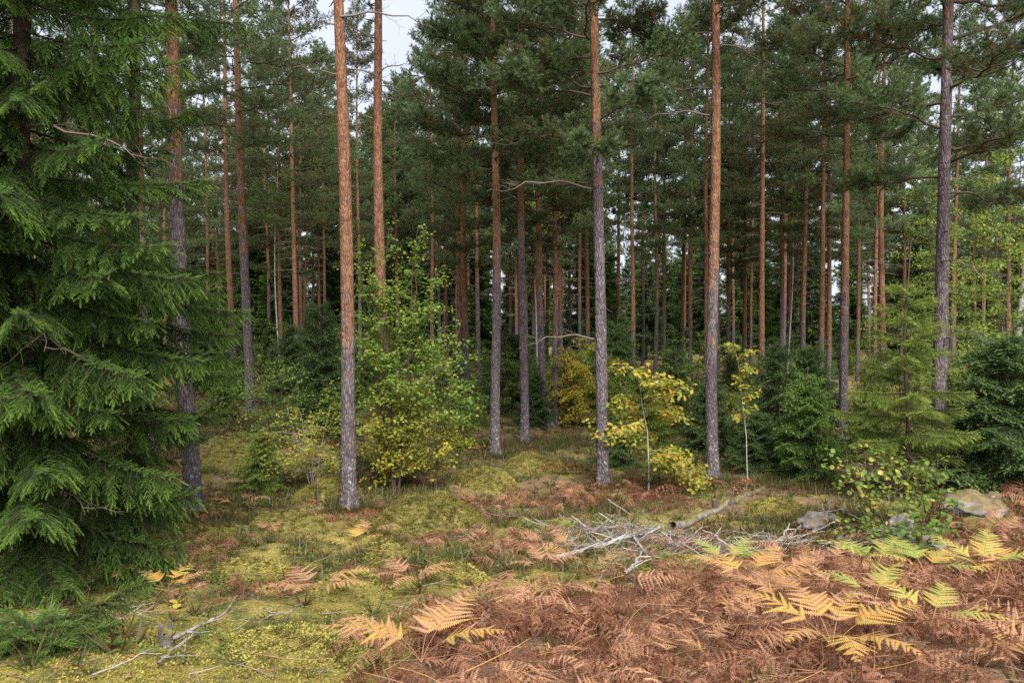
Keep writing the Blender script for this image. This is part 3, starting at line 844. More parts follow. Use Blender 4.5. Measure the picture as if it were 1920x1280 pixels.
# the big dark spruces at the left, built bough by bough
BB_SPEC = [(1.1, .22, .45, .18), (1.5, .26, .45, .20), (1.9, .24, .5, .24), (2.3, .24, .45, .24), (1.5, .30, .6, .34), (2.1, .18, .35, .18)]
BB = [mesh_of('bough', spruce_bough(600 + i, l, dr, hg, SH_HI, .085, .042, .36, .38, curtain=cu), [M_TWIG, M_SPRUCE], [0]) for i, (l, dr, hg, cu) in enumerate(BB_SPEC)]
BBL = np.array([s[0] for s in BB_SPEC])
def big_spruce(x, y, H, prof, label, seed, lo, hi, D, step, thin=(99, 0), front=0):
    g = np.random.default_rng(seed)
    root = empty('spruce_tree', (x, y, float(gz(x, y))))
    tag(root, label, 'spruce tree', 'big spruces at the left edge')
    z = np.linspace(-.3, H, 30)
    P = np.stack([.03 * np.sin(z), .03 * np.cos(z * .8), z], -1)
    T = tube(P, D / 2 * np.clip(1 - z / H, .03, 1) ** .8 * (1 + .3 * np.exp(-np.maximum(z, 0) / .25)), 16, 0, .22)
    obj('trunk', mesh_of('trunk', T, [M_SPBARK], True), root)
    h = lo; az = g.uniform(0, 6)
    while h < hi:
        az += 2.4 + g.uniform(-.5, .5)
        a = (az % (2 * PI))
        away = math.cos(a) > .75                     # boughs on the far side are hidden by the rest
        if not (away and g.random() < .6) and not (h > thin[0] and g.random() < thin[1]):
            L = np.interp(h, *prof) * g.uniform(.8, 1.15)
            c = np.argsort(np.abs(BBL - L))[:3]
            i = int(g.choice(c))
            el = np.interp(h, [0, 4, H], [-.12, .0, .3]) + g.uniform(-.14, .14)
            obj('bough', BB[i], root, (0, 0, h), (el, g.uniform(-.15, .15), az), L / BBL[i])
        h += step * g.uniform(.6, 1.4)
    for i in range(front):                           # short inner boughs that clothe the stem
        h = lo + (min(hi, 8.5) - lo) * (i + g.random()) / front
        i_ = int(g.integers(0, 3))
        obj('bough', BB[i_], root, (0, 0, h), (g.uniform(-.5, .1), 0, PI + g.normal(-.15, .6)), g.uniform(.55, .85))
    return root
pA = at(60, 8.6)
DB_THIN = mesh_of('dead_branch', Tm(*(lambda T: (T.V * (.8, 1, .8), T.F, T.m, T.t - .1))(dead_branch(139, 1.5))), [M_TWIG], True)
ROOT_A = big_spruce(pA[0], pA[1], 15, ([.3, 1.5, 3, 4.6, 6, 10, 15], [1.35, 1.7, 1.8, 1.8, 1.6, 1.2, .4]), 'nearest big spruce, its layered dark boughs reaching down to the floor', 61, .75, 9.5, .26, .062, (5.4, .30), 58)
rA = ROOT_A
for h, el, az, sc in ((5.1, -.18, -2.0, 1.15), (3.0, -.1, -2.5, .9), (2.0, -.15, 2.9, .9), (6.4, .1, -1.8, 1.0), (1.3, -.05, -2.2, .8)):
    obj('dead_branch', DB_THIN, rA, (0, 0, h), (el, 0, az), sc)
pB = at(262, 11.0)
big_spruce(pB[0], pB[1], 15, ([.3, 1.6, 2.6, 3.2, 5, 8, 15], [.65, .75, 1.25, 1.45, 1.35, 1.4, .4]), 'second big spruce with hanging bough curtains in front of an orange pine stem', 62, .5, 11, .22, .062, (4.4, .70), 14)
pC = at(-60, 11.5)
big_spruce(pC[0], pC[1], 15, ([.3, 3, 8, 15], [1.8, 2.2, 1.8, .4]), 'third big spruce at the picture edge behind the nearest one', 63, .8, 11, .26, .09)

# low spruce at the bottom left
pL = hit(105, 1215)
root = empty('low_spruce', (pL[0] - .1, pL[1] - .1, pL[2] - .04), (0, 0, 0), .82)
tag(root, 'low spreading spruce in the lower left corner, one long bough reaching right', 'spruce tree')
gl = np.random.default_rng(9)
tr = tube(np.stack([0 * np.arange(5.), 0 * np.arange(5.), np.linspace(-.1, .3, 5)], -1), np.linspace(.025, .010, 5), 7, 0, .1)
obj('trunk', mesh_of('trunk', tr, [M_TWIG], True), root)
LBT = [spruce_bough(650 + i, l, .12, .22, SH_HI, .06, .045, .38, .3) for i, l in enumerate((.45, .7))]
LB = [mesh_of('bough', T, [M_TWIG, M_SPRUCE], [0]) for T in LBT]
for i in range(26):
    j = int(gl.integers(2))
    obj('bough', LB[j], root, (0, 0, .05 + .009 * i), (gl.uniform(-.05, .16) + .008 * i, 0, i * 2.4), gl.uniform(.75, 1.05) * (1 - .014 * i))
obj('bough', BB[0], root, (-.1, .15, .22), (.42, 0, -1.0), .85)

# ------------------------------------------------------------------ broadleaved bushes and saplings
LEAF = Tm([(0, 0, 0), (.36, .38, .07), (0, 1, -.06), (-.36, .38, .07)], [(0, 1, 2), (0, 2, 3)], 1)
ROUND = Tm([(0, 0, 0), (.34, .18, .06), (.46, .55, .05), (.22, .92, -.02), (-.22, .92, -.02), (-.46, .55, .05), (-.34, .18, .06), (0, .5, -.02)],
           [(0, 1, 7), (1, 2, 7), (2, 3, 7), (3, 4, 7), (4, 5, 7), (5, 6, 7), (6, 0, 7)], 1)
_ol = [(0, 0), (.08, .2), (.20, .27), (.11, .38), (.29, .50), (.15, .60), (.31, .76), (.14, .84), (.12, 1.0), (0, 1.04)]
_ov = [(x, y, .05 * math.sin(y * 5) + .1 * x) for x, y in _ol] + [(-x, y, .05 * math.sin(y * 5) + .1 * x) for x, y in _ol[1:-1]][::-1] + [(0, .5, 0)]
OAK = Tm(_ov, [(i, (i + 1) % 18, 18) for i in range(18)], 1)
def bush(seed, H, Rm, nst, nbr, leaf, nleaf, size, tintf, bare=.15, spread=.25, prof=None, up=.6, thick=.009, wood_t=.35, clump=.10, lean=(0, 0)):
    g = np.random.default_rng(seed)
    wood = []; lp, ld, lt = [], [], []
    prof = prof or (lambda k: math.sin(PI * min(1, max(.0, .12 + .85 * (1 - k)))) ** .7)
    for s in range(nst):
        hs = H * (1 if s == 0 else g.uniform(.66, 1.0))
        az = g.uniform(0, 6.3)
        d = np.array([math.cos(az) * spread + lean[0], math.sin(az) * spread + lean[1], 1])
        P = curve_pts(np.array([math.cos(az), math.sin(az), 0]) * .05 * (nst > 1) - np.array([0, 0, .1]), d, hs / norm(d)[2], 9, (g.normal(0, .05), g.normal(0, .05), 0), .012, g)
        wood.append(tube(P, np.linspace(thick * H * .5 + .004, .003, 9), 6, 0, wood_t))
        t = np.linspace(0, 1, 9)
        for b_ in range(nbr):
            k = bare + (1 - bare) * (b_ + g.random()) / nbr
            p0 = np.array([np.interp(k, t, P[:, c]) for c in range(3)])
            a = g.uniform(0, 6.3)
            l = Rm * prof(k) * g.uniform(.5, 1.15) + .05
            dd = np.array([math.cos(a), math.sin(a), up * g.uniform(.3, 1.3)])
            Q = curve_pts(p0, dd, l, 6, (0, 0, -.25), .03, g)
            wood.append(tube(Q, np.linspace(.004 + .003 * l, .0015, 6), 3, 0, wood_t, False))
            n = max(2, int(nleaf * l / Rm))
            u = g.uniform(.15, 1, n) ** .8
            pos = np.stack([np.interp(u, np.linspace(0, 1, 6), Q[:, c]) for c in range(3)], -1)
            nt_ = max(2, n // 9)
            off = g.normal(0, clump * (.5 + .5 * Rm), (nt_, 3)) * (1, 1, .7)
            pos = pos + off[g.integers(0, nt_, n)] * u[:, None] + g.normal(0, .035, (n, 3))
            lp.append(pos)
            dv = g.normal(0, 1, (n, 3)) * (1, 1, .35); dv[:, 2] -= .35
            ld.append(dv)
            lt.append(tintf(pos[:, 2] / H, g, n))
    lp, ld, lt = np.concatenate(lp), np.concatenate(ld), np.concatenate(lt)
    upv = norm(g.normal(0, .45, lp.shape) + np.array([0, -.25, 1]))
    s = size * g.uniform(.65, 1.2, len(lp))
    return merge(wood), scatter(leaf, lp, frames(ld, None, upv), s, lt)
def put_bush(name, b, T, label, cat, wood=M_TWIG, leafm=M_BIRCH, group=None, rot=0.0, sc=1.0):
    root = empty(name, b, (0, 0, rot), sc)
    tag(root, label, cat, group)
    w, l = T
    wm = w if isinstance(w, bpy.types.Mesh) else mesh_of('stem', w, [wood], True)
    lm = l if isinstance(l, bpy.types.Mesh) else mesh_of('leaves', l, [wood, leafm])
    obj('stem', wm, root); obj('crown', lm, root)
    return root
def birch_tint(h, g, n):
    return np.clip(np.interp(h, [0, .25, .42, 1], [.74, .63, .43, .36]) + g.normal(0, .11, n) + (g.random(n) < .05) * .3, 0, 1)
def yel_tint(h, g, n):
    return np.clip(.66 + g.normal(0, .14, n), 0, 1)
def mix_tint(h, g, n):
    return np.clip(.45 + g.normal(0, .18, n), 0, 1)
def green_tint(h, g, n):
    return np.clip(.25 + g.normal(0, .13, n) + (g.random(n) < .06) * .45, 0, 1)
def oak_tint(h, g, n):
    return np.clip(.72 + g.normal(0, .16, n), 0, 1)
def rise(k):
    return (.45 + .55 * math.sin(PI * min(1, k * 1.1))) * (1 if k < .85 else (1 - k) * 4 + .4)

put_bush('birch_clump', at(742, 15.9), bush(701, 5.5, .92, 9, 32, LEAF, 66, .074, birch_tint, .08, .13, rise, .8, .005), 'tall birch clump in green leaf, yellowing near the ground, several thin stems', 'birch')
put_bush('birch_sapling', at(810, 16.4), bush(702, 4.0, .85, 5, 22, LEAF, 50, .074, birch_tint, .12, .14, rise, .7, .005), 'lower birch thicket on the right flank of the tall birch clump', 'birch')
put_bush('birch_sapling', at(590, 15.6), bush(703, 1.75, 1.0, 5, 12, LEAF, 60, .056, yel_tint, .18, .3, rise, .4, .008, .8), 'sparse yellow sapling left of the tall bare orange pine, over the mossy mound', 'birch')
put_bush('birch_sapling', at(520, 20), bush(704, 2.5, 1.0, 5, 14, LEAF, 60, .062, mix_tint, .1, .25, rise, .5), 'yellow green bush behind the knee high spruce', 'birch')
put_bush('birch_sapling', at(470, 27.5), bush(705, 2.8, 1.1, 5, 14, LEAF, 60, .08, green_tint, .1, .2, rise, .5), 'green leafy bush behind the sturdy orange pine', 'birch')
put_bush('birch_sapling', at(1068, 27.5), bush(706, 3.2, .9, 6, 20, LEAF, 110, .085, lambda h, g, n: np.clip(.74 + g.normal(0, .09, n), 0, 1), .08, .15, rise, .5), 'bright yellow bush behind the pair of joined pines', 'birch')
put_bush('oak_sapling', at(1216, 16.2), bush(707, 2.7, 1.28, 1, 21, OAK, 150, .115, oak_tint, .22, .05, lambda k: .55 + .6 * abs(math.sin(k * 9)) * (1.15 - k), .25, .012, .9, .13, (.06, 0)), 'oak sapling with golden lobed leaves and a thin pale stem', 'oak')
put_bush('oak_sapling', at(1300, 15.9), bush(708, 1.0, .65, 2, 7, OAK, 60, .10, oak_tint, .4, .5, None, .2, .012, .8), 'small golden oak shoot in front of the tall bare pine', 'oak')
put_bush('maple_sapling', at(1402, 16.6), bush(709, 3.05, .42, 1, 12, OAK, 26, .12, yel_tint, .48, .02, lambda k: .45 + .6 * k, .9, .0055, 1.0, .10), 'thin white stemmed sapling with a few yellow leaves at its top', 'sapling', M_WHITE)
# red leaf spray at the tip of the white stemmed sapling is left to its own tint
put_bush('alder_bush', hit(1640, 1000), bush(710, 1.35, .6, 5, 9, ROUND, 13, .072, lambda h, g, n: np.clip(.46 + g.normal(0, .1, n) + (g.random(n) < .25) * .38, 0, 1), .1, .3, None, .4), 'round leaved green and yellow bush left of the pinkish rock', 'bush')
put_bush('alder_bush', hit(1752, 990), bush(711, 1.25, .5, 4, 9, ROUND, 12, .075, lambda h, g, n: np.clip(.48 + g.normal(0, .09, n), 0, 1), .1, .25, None, .5), 'round leaved bright green shoots right of the pinkish rock', 'bush')
put_bush('alder_bush', hit(1700, 1055), bush(712, .75, .45, 5, 8, ROUND, 14, .07, lambda h, g, n: np.clip(.26 + g.normal(0, .1, n), 0, 1), .1, .45, None, .4), 'low dark green leafy bush in front of the pinkish rock', 'bush')
for i, (px, d, H, lab, tf, rr) in enumerate([
        (905, 27, 2.9, 'green bush right of the birch clump, behind the straight dark footed pine', green_tint, 1.2), (960, 29, 3.3, 'loose green thicket between the two dark footed pines', green_tint, 1.3),
        (1290, 24, 3.4, 'dark leafed bush left of the tall bare pine, behind the oak sapling', green_tint, 1.2), (1385, 22.5, 1.9, 'fresh green bush behind the white stemmed sapling', mix_tint, 1.0),
        (1840, 20, 7.2, 'tall yellow green birch between the thick dark pine and the picture edge', mix_tint, 1.6), (1930, 19, 6.5, 'yellowing birch cut by the right edge of the picture', mix_tint, 1.6),
        (1800, 27, 9.5, 'tall pale birch behind the thick dark pine', mix_tint, 1.8), (1010, 33, 2.6, 'low green bush left of the pair of joined pines', mix_tint, 1.1),
        (1150, 27, 2.2, 'low yellow green bush right of the pale grey pine', mix_tint, 1.0), (628, 22, 1.7, 'low yellow green bush behind the foot of the tall bare orange pine', mix_tint, .8), (420, 22, 2.0, 'small green bush right of the hanging spruce boughs', green_tint, .9),
        (1460, 25, 3.0, 'leafy bush behind the stout red pine', mix_tint, 1.2), (1690, 24, 4.6, 'green birch behind the light green young spruce', mix_tint, 1.4), (860, 22, 2.2, 'green bush at the right foot of the birch clump', birch_tint, 1.0)]):
    put_bush('birch_sapling', at(px, d), bush(720 + i, H, rr if H > 5 else rr * .85, 3 if H > 5 else 5, 24 if H > 5 else 13, LEAF, 130 if H > 5 else 62, .08, tf, .1, .13, rise, .5, .005), lab, 'birch')
def birch_tree(px, d, H, D, label, seed, cb):
    root = empty('birch_tree', at(px, d))
    tag(root, label, 'birch')
    z = np.linspace(-.2, H, 24)
    P = np.stack([.10 * np.sin(z * .5 + seed), .08 * np.cos(z * .4), z], -1)
    obj('trunk', mesh_of('trunk', tube(P, D / 2 * np.clip(1 - z / H, .05, 1) ** .8, 9), [M_WHITE], True), root)
    w, l = bush(seed, H - cb, 1.5, 2, 22, LEAF, 90, .085, mix_tint, .05, .10, rise, .6, .004)
    obj('limbs', mesh_of('limbs', w, [M_TWIG], True), root, (P[int(24 * cb / H), 0], P[int(24 * cb / H), 1], cb))
    obj('crown', mesh_of('crown', l, [M_TWIG, M_BIRCH]), root, (P[int(24 * cb / H), 0], P[int(24 * cb / H), 1], cb))
birch_tree(522, 36.5, 13, .09, 'thin white birch touching the left side of the slim pine over the yellow bushes', 781, 7.5)
birch_tree(1010, 35, 12, .10, 'thin white birch left of the pair of joined pines', 782, 7)
birch_tree(1912, 21, 11, .20, 'white stemmed birch at the right picture edge under yellowing leaves', 783, 4.5)
birch_tree(1480, 39, 12, .09, 'thin white birch right of the stout red pine, far in', 784, 7)
BUSHF = [[mesh_of(n, T, [M_TWIG, M_BIRCH]) for n, T in zip(('stem', 'crown'), bush(760 + i, 3.0, 1.4, 5, 14, LEAF, 60, .13, tf, .08, .2, rise, .5))] for i, tf in enumerate((green_tint, mix_tint, green_tint))]
for i in range(60):
    d = gF.uniform(29, 68); px = gF.uniform(-60, 1990)
    put_bush('birch_sapling', at(px, d), BUSHF[i % 3], 'leafy bush in the shade under the far pines', 'birch', group='leafy bushes under the far pines', rot=gF.uniform(0, 6.3), sc=gF.uniform(.35, .95))

# ------------------------------------------------------------------ rocks, stumps, log, sticks
import bmesh
def boulder(seed, size, mat, name, label, cat, b, sink=.3, rot=0.0, rough=.22, group=None, smooth=True):
    bm = bmesh.new(); bmesh.ops.create_icosphere(bm, subdivisions=4, radius=1)
    V = np.array([v.co for v in bm.verts]); F = np.array([[v.index for v in f.verts] for f in bm.faces]); bm.free()
    n = norm(V)
    r = 1 + rough * vnoise(V[:, 0] * 1.3 + seed * 7, V[:, 1] * 1.3, V[:, 2] * 1.3, seed) + rough * .45 * vnoise(V[:, 0] * 3 + seed, V[:, 1] * 3, V[:, 2] * 3, seed + 1) + rough * .22 * vnoise(V[:, 0] * 7, V[:, 1] * 7, V[:, 2] * 7, seed + 2) - rough * .5 * np.abs(vnoise(V[:, 0] * 2.2 + 9, V[:, 1] * 2.2, V[:, 2] * 2.2, seed + 4)) + .02 * vnoise(V[:, 0] * 16, V[:, 1] * 16, V[:, 2] * 16, seed + 5)
    V = n * r[:, None] * np.asarray(size)
    o = obj(name, mesh_of(name, Tm(V, F), [mat], smooth), None, (b[0], b[1], b[2] + size[2] * (1 - 2 * sink)), (0, 0, rot))
    tag(o, label, cat, group)
    return o
boulder(1, (.19, .18, .24), M_ROCK, 'rock', 'pinkish upright rock among the green leaves below the young spruce', 'rock', hit(1688, 1030), .05, rough=.38)
boulder(11, (.26, .22, .12), M_ROCK, 'rock', 'low brown rock leaning on the right side of the pinkish upright rock', 'rock', hit(1738, 1030), .15)
boulder(2, (.34, .28, .16), M_ROCK, 'rock', 'grey violet rock lying behind the dry sticks', 'rock', hit(1532, 992), .2, rough=.3)
boulder(3, (.50, .44, .22), M_ROCKP, 'boulder', 'large pale boulder half buried under brown needles by the picture edge', 'rock', hit(1820, 960), .30, rough=.25)
boulder(4, (.17, .15, .13), M_ROCKP, 'rock', 'small white lichen rock on the slope of the pale boulder', 'rock', hit(1862, 948), .1)
boulder(5, (.26, .22, .14), M_MOSSROCK, 'rock', 'moss topped rock among the dead ferns below the pale boulder', 'rock', hit(1835, 1000), .2)
M_MOUND = rock_mat('mossy_mound', (.20, .15, .10), (.10, .075, .05), .70)
def mound(seed, rx, ry, H, b, label, moss=.5, rot=0.0):
    """a moss grown hump, tangent to the floor, with its own coat of moss and heather tufts"""
    g = np.random.default_rng(seed)
    nr, na = 16, 40
    rr = np.concatenate([[0], np.linspace(.06, 1.3, nr)]); aa = np.arange(na) * 2 * PI / na
    pts = np.concatenate([[[0, 0, 0]], np.stack([(rr[1:, None] * np.cos(aa)).ravel(), (rr[1:, None] * np.sin(aa)).ravel(), np.repeat(rr[1:], na)], -1)])
    def top(u, v):
        r = np.hypot(u, v); th = np.arctan2(v, u)
        r = r * (1 + .16 * vnoise(np.cos(th) * 1.2 + seed, np.sin(th) * 1.2, None, seed))
        return H * np.clip(1 - r ** 2.4, -.25, 1) ** 1.0 + H * .16 * vnoise(u * 3 + seed, v * 3, None, seed + 3) + H * .07 * vnoise(u * 8, v * 8, None, seed + 4)
    def world(u, v):
        c, q_ = math.cos(rot), math.sin(rot)
        X, Y = u * rx * c - v * ry * q_, u * rx * q_ + v * ry * c
        return X, Y, gz(b[0] + X, b[1] + Y) - b[2]
    X, Y, Zg = world(pts[:, 0], pts[:, 1])
    V = np.stack([X, Y, Zg + top(pts[:, 0], pts[:, 1])], -1)
    F = [(0, 1 + j, 1 + (j + 1) % na) for j in range(na)]
    for i in range(nr - 1):
        for j in range(na):
            p, q_ = 1 + i * na + j, 1 + i * na + (j + 1) % na
            F += [(p, p + na, q_ + na), (p, q_ + na, q_)]
    root = obj('mossy_mound', mesh_of('mossy_mound', Tm(V, F), [M_MOUND], True), None, b)
    tag(root, label, 'mound')
    n = int(3600 * rx * ry * 4)
    u = np.sqrt(g.random(n)) * 1.05; a = g.uniform(0, 6.3, n); u, v = u * np.cos(a), u * np.sin(a)
    X, Y, Zg = world(u, v)
    P = np.stack([X, Y, Zg + top(u, v) - .004], -1)
    az = g.uniform(0, 6.3, n)
    c, q_, o_ = np.cos(az), np.sin(az), 0 * az
    Rm = np.stack([np.stack([c, -q_, o_], -1), np.stack([q_, c, o_], -1), np.stack([o_, o_, o_ + 1], -1)], 1)
    T = scatter(tuft(seed, 5, .018, .006, .9, moss), P, Rm, g.uniform(.6, 1.6, n), g.normal(0, .15, n) + .3 * vnoise(u * 3, v * 3, None, seed + 9))
    tag(obj('moss_tufts', mesh_of('moss_tufts', T, [M_MOSS]), root), kind='stuff')
    n = int(n * .06)
    T = scatter(tuft(seed + 50, 12, .12, .004, .8, .22), P[:n], Rm[:n], g.uniform(.4, 1.1, n), g.normal(0, .14, n))
    tag(obj('heather_tufts', mesh_of('heather_tufts', T, [M_HERB]), root), kind='stuff')
MOUNDS = [(6, .70, .6, .30, (540, 990), 'rounded mossy mound left of the bare orange pine', .45), (7, 1.0, .9, .52, (800, 985), 'brownish mossy mound between the orange pine and the dead ferns', .25),
          (8, 1.0, .9, .55, (445, 872), 'far yellow mossy mound beside the knee high spruce', .5), (9, .26, .24, .20, (412, 1022), 'small bright moss cushion at the edge of the big spruces', .6),
          (10, .42, .36, .20, (665, 1105), 'low yellow moss cushion right of the orange ferns', .7), (12, .62, .5, .18, (560, 1225), 'flat bright moss cushion at the lower edge of the picture', .8),
          (13, .50, .42, .20, (470, 1085), 'yellow moss hump between the low spruce and the orange ferns', .6), (14, .46, .40, .22, (735, 1045), 'green brown moss hump behind the orange fern right of the low yellow moss cushion', .4),
          (15, .8, .7, .34, (905, 905), 'moss hump among dead ferns at the foot of the straight dark footed pine', .45), (16, .9, .7, .36, (1010, 880), 'moss hump with ferns in front of the pair of joined pines', .5),
          (17, .7, .6, .30, (610, 925), 'dim moss hump behind the foot of the bare orange pine', .4), (18, .45, .4, .2, (400, 960), 'moss hump at the foot of the grey footed pine', .5),
          (19, .40, .36, .16, (855, 1090), 'flat moss hump at the edge of the dead fern carpet', .65), (20, .6, .5, .22, (1450, 960), 'yellowish moss hump beside the fallen log', .6)]

M_LOG = rock_mat('weathered_log', (.27, .235, .215), (.10, .08, .068), .26)
M_STUMP = rock_mat('weathered_stump', (.15, .12, .105), (.045, .034, .03), .30)
def stump(seed, h, r, b, label, lean=0.0, spin=0.0):
    g = np.random.default_rng(seed)
    z = np.linspace(-.12, h, 9)
    def bm(th, i):
        return .16 * vnoise(np.cos(th) * 2.5 + seed, np.sin(th) * 2.5, i * .3, seed) + .25 * np.exp(-np.maximum(z[i.astype(int)], 0) / (.3 * h)) * np.abs(np.cos(th * 2.5 + seed))
    T = tube(np.stack([0 * z, 0 * z, z], -1), np.linspace(r * 1.2, r, 9), 18, 0, .5, True, bm)
    top = T.V[:, 2] > h * .9
    T.V[top, 2] += .55 * h * vnoise(T.V[top, 0] * 22 + seed, T.V[top, 1] * 22, None, seed)
    tag(obj('stump', mesh_of('stump', T, [M_STUMP], True), None, b, (lean, 0, spin)), label, 'stump')
stump(1, .15, .05, hit(312, 1210), 'grey weathered stump beside the pale lichen branch', .1)
stump(2, .12, .10, hit(1096, 990), 'low cut stump at the left end of the stick pile')
stump(3, .34, .05, hit(1341, 962), 'thin broken stump beside the fallen log')
stump(4, .18, .09, hit(1578, 968), 'small grey stump behind the grey violet rock')
stump(5, .62, .018, hit(596, 950), 'knee high grey snag left of the bare orange pine')

def stick(seed, L, r, forks=2, bend=.15, wob=.02):
    g = np.random.default_rng(seed)
    P = curve_pts((-L / 2, 0, 0), (1, 0, 0), L, 10, (0, g.uniform(-bend, bend), g.uniform(-.05, bend * .8)), wob, g)
    nz_ = lambda th, i: .15 * vnoise(np.cos(th) * 2 + seed, np.sin(th) * 2, i * .8, seed)
    out = [tube(P, np.linspace(r, r * .45, 10), 7, 0, .6, True, nz_)]
    for _ in range(forks):
        k = int(g.integers(2, 9))
        d = np.array([g.uniform(.3, 1), g.uniform(-1, 1), g.uniform(-.1, .7)])
        out.append(tube(curve_pts(P[k], d, L * g.uniform(.15, .4), 5, (0, 0, -.1), .03, g), np.linspace(r * .5, r * .15 + .001, 5), 4, 0, .6, False))
    return mesh_of('dead_stick', merge(out), [M_GREY], True)
def lay(me, name, pa, pb, label, cat, group=None, lift=.02, extra=0.0):
    """lay a stick whose own length is me_len from pixel pa to pixel pb"""
    A, B = hit(*pa), hit(*pb)
    A[2] += lift; B[2] += lift + extra
    v = Vector(B - A); L = v.length
    o = obj(name, me, None, (A + B) / 2)
    o.rotation_euler = v.to_track_quat('X', 'Z').to_euler()
    s = L / me['len']
    o.scale = (s, s ** .5, s ** .5)
    tag(o, label, cat, group)
    return o
def mkstick(*a, **k):
    me = stick(*a, **k); me['len'] = a[1]
    return me
# fallen log
gL = np.random.default_rng(3)
A, B = hit(1262, 992), hit(1452, 908)
n = 26
P = A + np.outer(np.linspace(0, 1, n), B - A)
P[:, 2] = gz(P[:, 0], P[:, 1]) * .75 + np.linspace(A[2], B[2], n) * .25 + np.linspace(.05, .0, n)
P[:, 0] += .05 * np.sin(np.linspace(0, 5, n))
P = P - A
lt = tube(P, np.linspace(.075, .045, n) , 14, 0, .5, True, lambda th, i: .18 * vnoise(np.cos(th) * 2, np.sin(th) * 2, i * .45, 5))
lg = [lt]
for i, (kk, d, l) in enumerate([(6, (-.3, -.4, .9), .22), (12, (.2, -.3, 1), .3), (17, (.1, .3, 1), .2), (9, (.5, -.8, .3), .2)]):
    lg.append(tube(curve_pts(P[kk], d, l, 4), [.018, .012, .009, .005], 5, 0, .6))
tag(obj('fallen_log', mesh_of('fallen_log', merge(lg), [M_LOG], True), None, A), 'fallen grey log lying on the moss from the stick pile towards the saplings', 'log')

ST_BIG = [mkstick(20 + i, 1.0, .022, 3) for i in range(4)]
ST_MID = [mkstick(30 + i, .8, .0095, 3, .25) for i in range(5)]
ST_THIN = [mkstick(40 + i, .7, .006, 4, .3, .03) for i in range(6)]
lay(ST_BIG[0], 'dead_stick', (1040, 1055), (1228, 1014), 'long pale branch lying across the front of the stick pile', 'stick', lift=.06, extra=.14)
lay(ST_BIG[1], 'dead_stick', (1170, 1082), (1218, 1055), 'thick grey stick under the right end of the long pale branch', 'stick', lift=.04, extra=.05)
lay(ST_BIG[2], 'dead_stick', (1178, 1090), (1224, 1086), 'bluish split stick among the orange ferns in front of the stick pile', 'stick', lift=.05)
lay(ST_MID[0], 'dead_stick', (1118, 1102), (1140, 1058), 'pale curved stick standing out of the ferns left of the stick pile', 'stick', lift=.02, extra=.05)
lay(ST_MID[1], 'dead_stick', (1128, 1078), (1172, 1064), 'short pale stick beside the curved one in front of the pile', 'stick', lift=.04)
lay(ST_BIG[3], 'dead_stick', (322, 1212), (436, 1168), 'pale branch crusted with lichen right of the grey stump', 'stick', lift=.06)
lay(ST_MID[2], 'dead_stick', (296, 1252), (336, 1210), 'short pale stick lying below the lichen crusted branch', 'stick', lift=.03)
lay(ST_MID[3], 'dead_stick', (343, 1252), (348, 1218), 'upright pale splinter below the lichen crusted branch', 'stick', lift=.03)
lay(ST_MID[4], 'dead_stick', (170, 1278), (240, 1256), 'white branch end at the lower edge under the low spruce', 'stick', lift=.04)
lay(ST_MID[0], 'dead_stick', (527, 1176), (555, 1156), 'short thick white stick left of the low yellow moss cushion', 'stick', lift=.04, extra=.06)
lay(ST_THIN[0], 'dead_stick', (500, 1146), (516, 1182), 'thin bowed white stick beside the short thick white one', 'stick', lift=.03)
lay(ST_MID[1], 'dead_stick', (585, 1268), (640, 1266), 'thin grey stick at the lower edge on the flat moss cushion', 'stick', lift=.03)
lay(ST_MID[2], 'dead_stick', (916, 1066), (962, 1060), 'pale stick lying flat among the small green plants', 'stick', lift=.03)
lay(ST_THIN[1], 'dead_stick', (905, 960), (950, 1000), 'thin grey stick slanting over the moss in front of the dead ferns', 'stick', lift=.05)
lay(ST_THIN[2], 'dead_stick', (866, 1212), (950, 1165), 'thin dark stick slanting through the brown ferns near the lower edge', 'stick', lift=.06, extra=.05)
lay(ST_BIG[0], 'dead_stick', (1520, 1045), (1572, 1030), 'pale stick right of the dry sticks and below the grey violet rock', 'stick', lift=.05)
lay(ST_BIG[1], 'dead_stick', (1450, 1028), (1492, 1003), 'slanting grey stick in front of the grey violet rock', 'stick', lift=.04, extra=.1)
gS = np.random.default_rng(8)
c0 = hit(1185, 1018)
for i in range(150):
    me = (ST_THIN if gS.random() < .7 else ST_MID)[int(gS.integers(5))]
    x, y = c0[0] + gS.normal(.1, .8), c0[1] + gS.normal(-.25, .7)
    k = math.exp(-((x - c0[0]) ** 2 + (y - c0[1]) ** 2) / .5)
    o = obj('dead_stick', me, None, (x, y, float(gz(x, y)) + .03 + .20 * k * gS.random()), (gS.uniform(-.4, .4), gS.normal(0, .35), gS.normal(-.5, .7)), gS.uniform(.7, 1.35))
    tag(o, 'bare grey stick in the pile of dry branches left of the fallen log', 'stick', 'dry sticks in the pile')
c1 = hit(1430, 1030)
for i in range(60):
    me = (ST_THIN if gS.random() < .4 else ST_MID)[int(gS.integers(5))]
    x, y = c1[0] + gS.normal(0, .85), c1[1] + gS.normal(0, .45)
    o = obj('dead_stick', me, None, (x, y, float(gz(x, y)) + .06 + .09 * gS.random()), (gS.uniform(-.4, .4), gS.normal(0, .12), gS.normal(.1, .6)), gS.uniform(.5, 1.1))
    tag(o, 'pale dry stick scattered on the floor left of the grey violet rock', 'stick', 'dry sticks left of the grey violet rock')

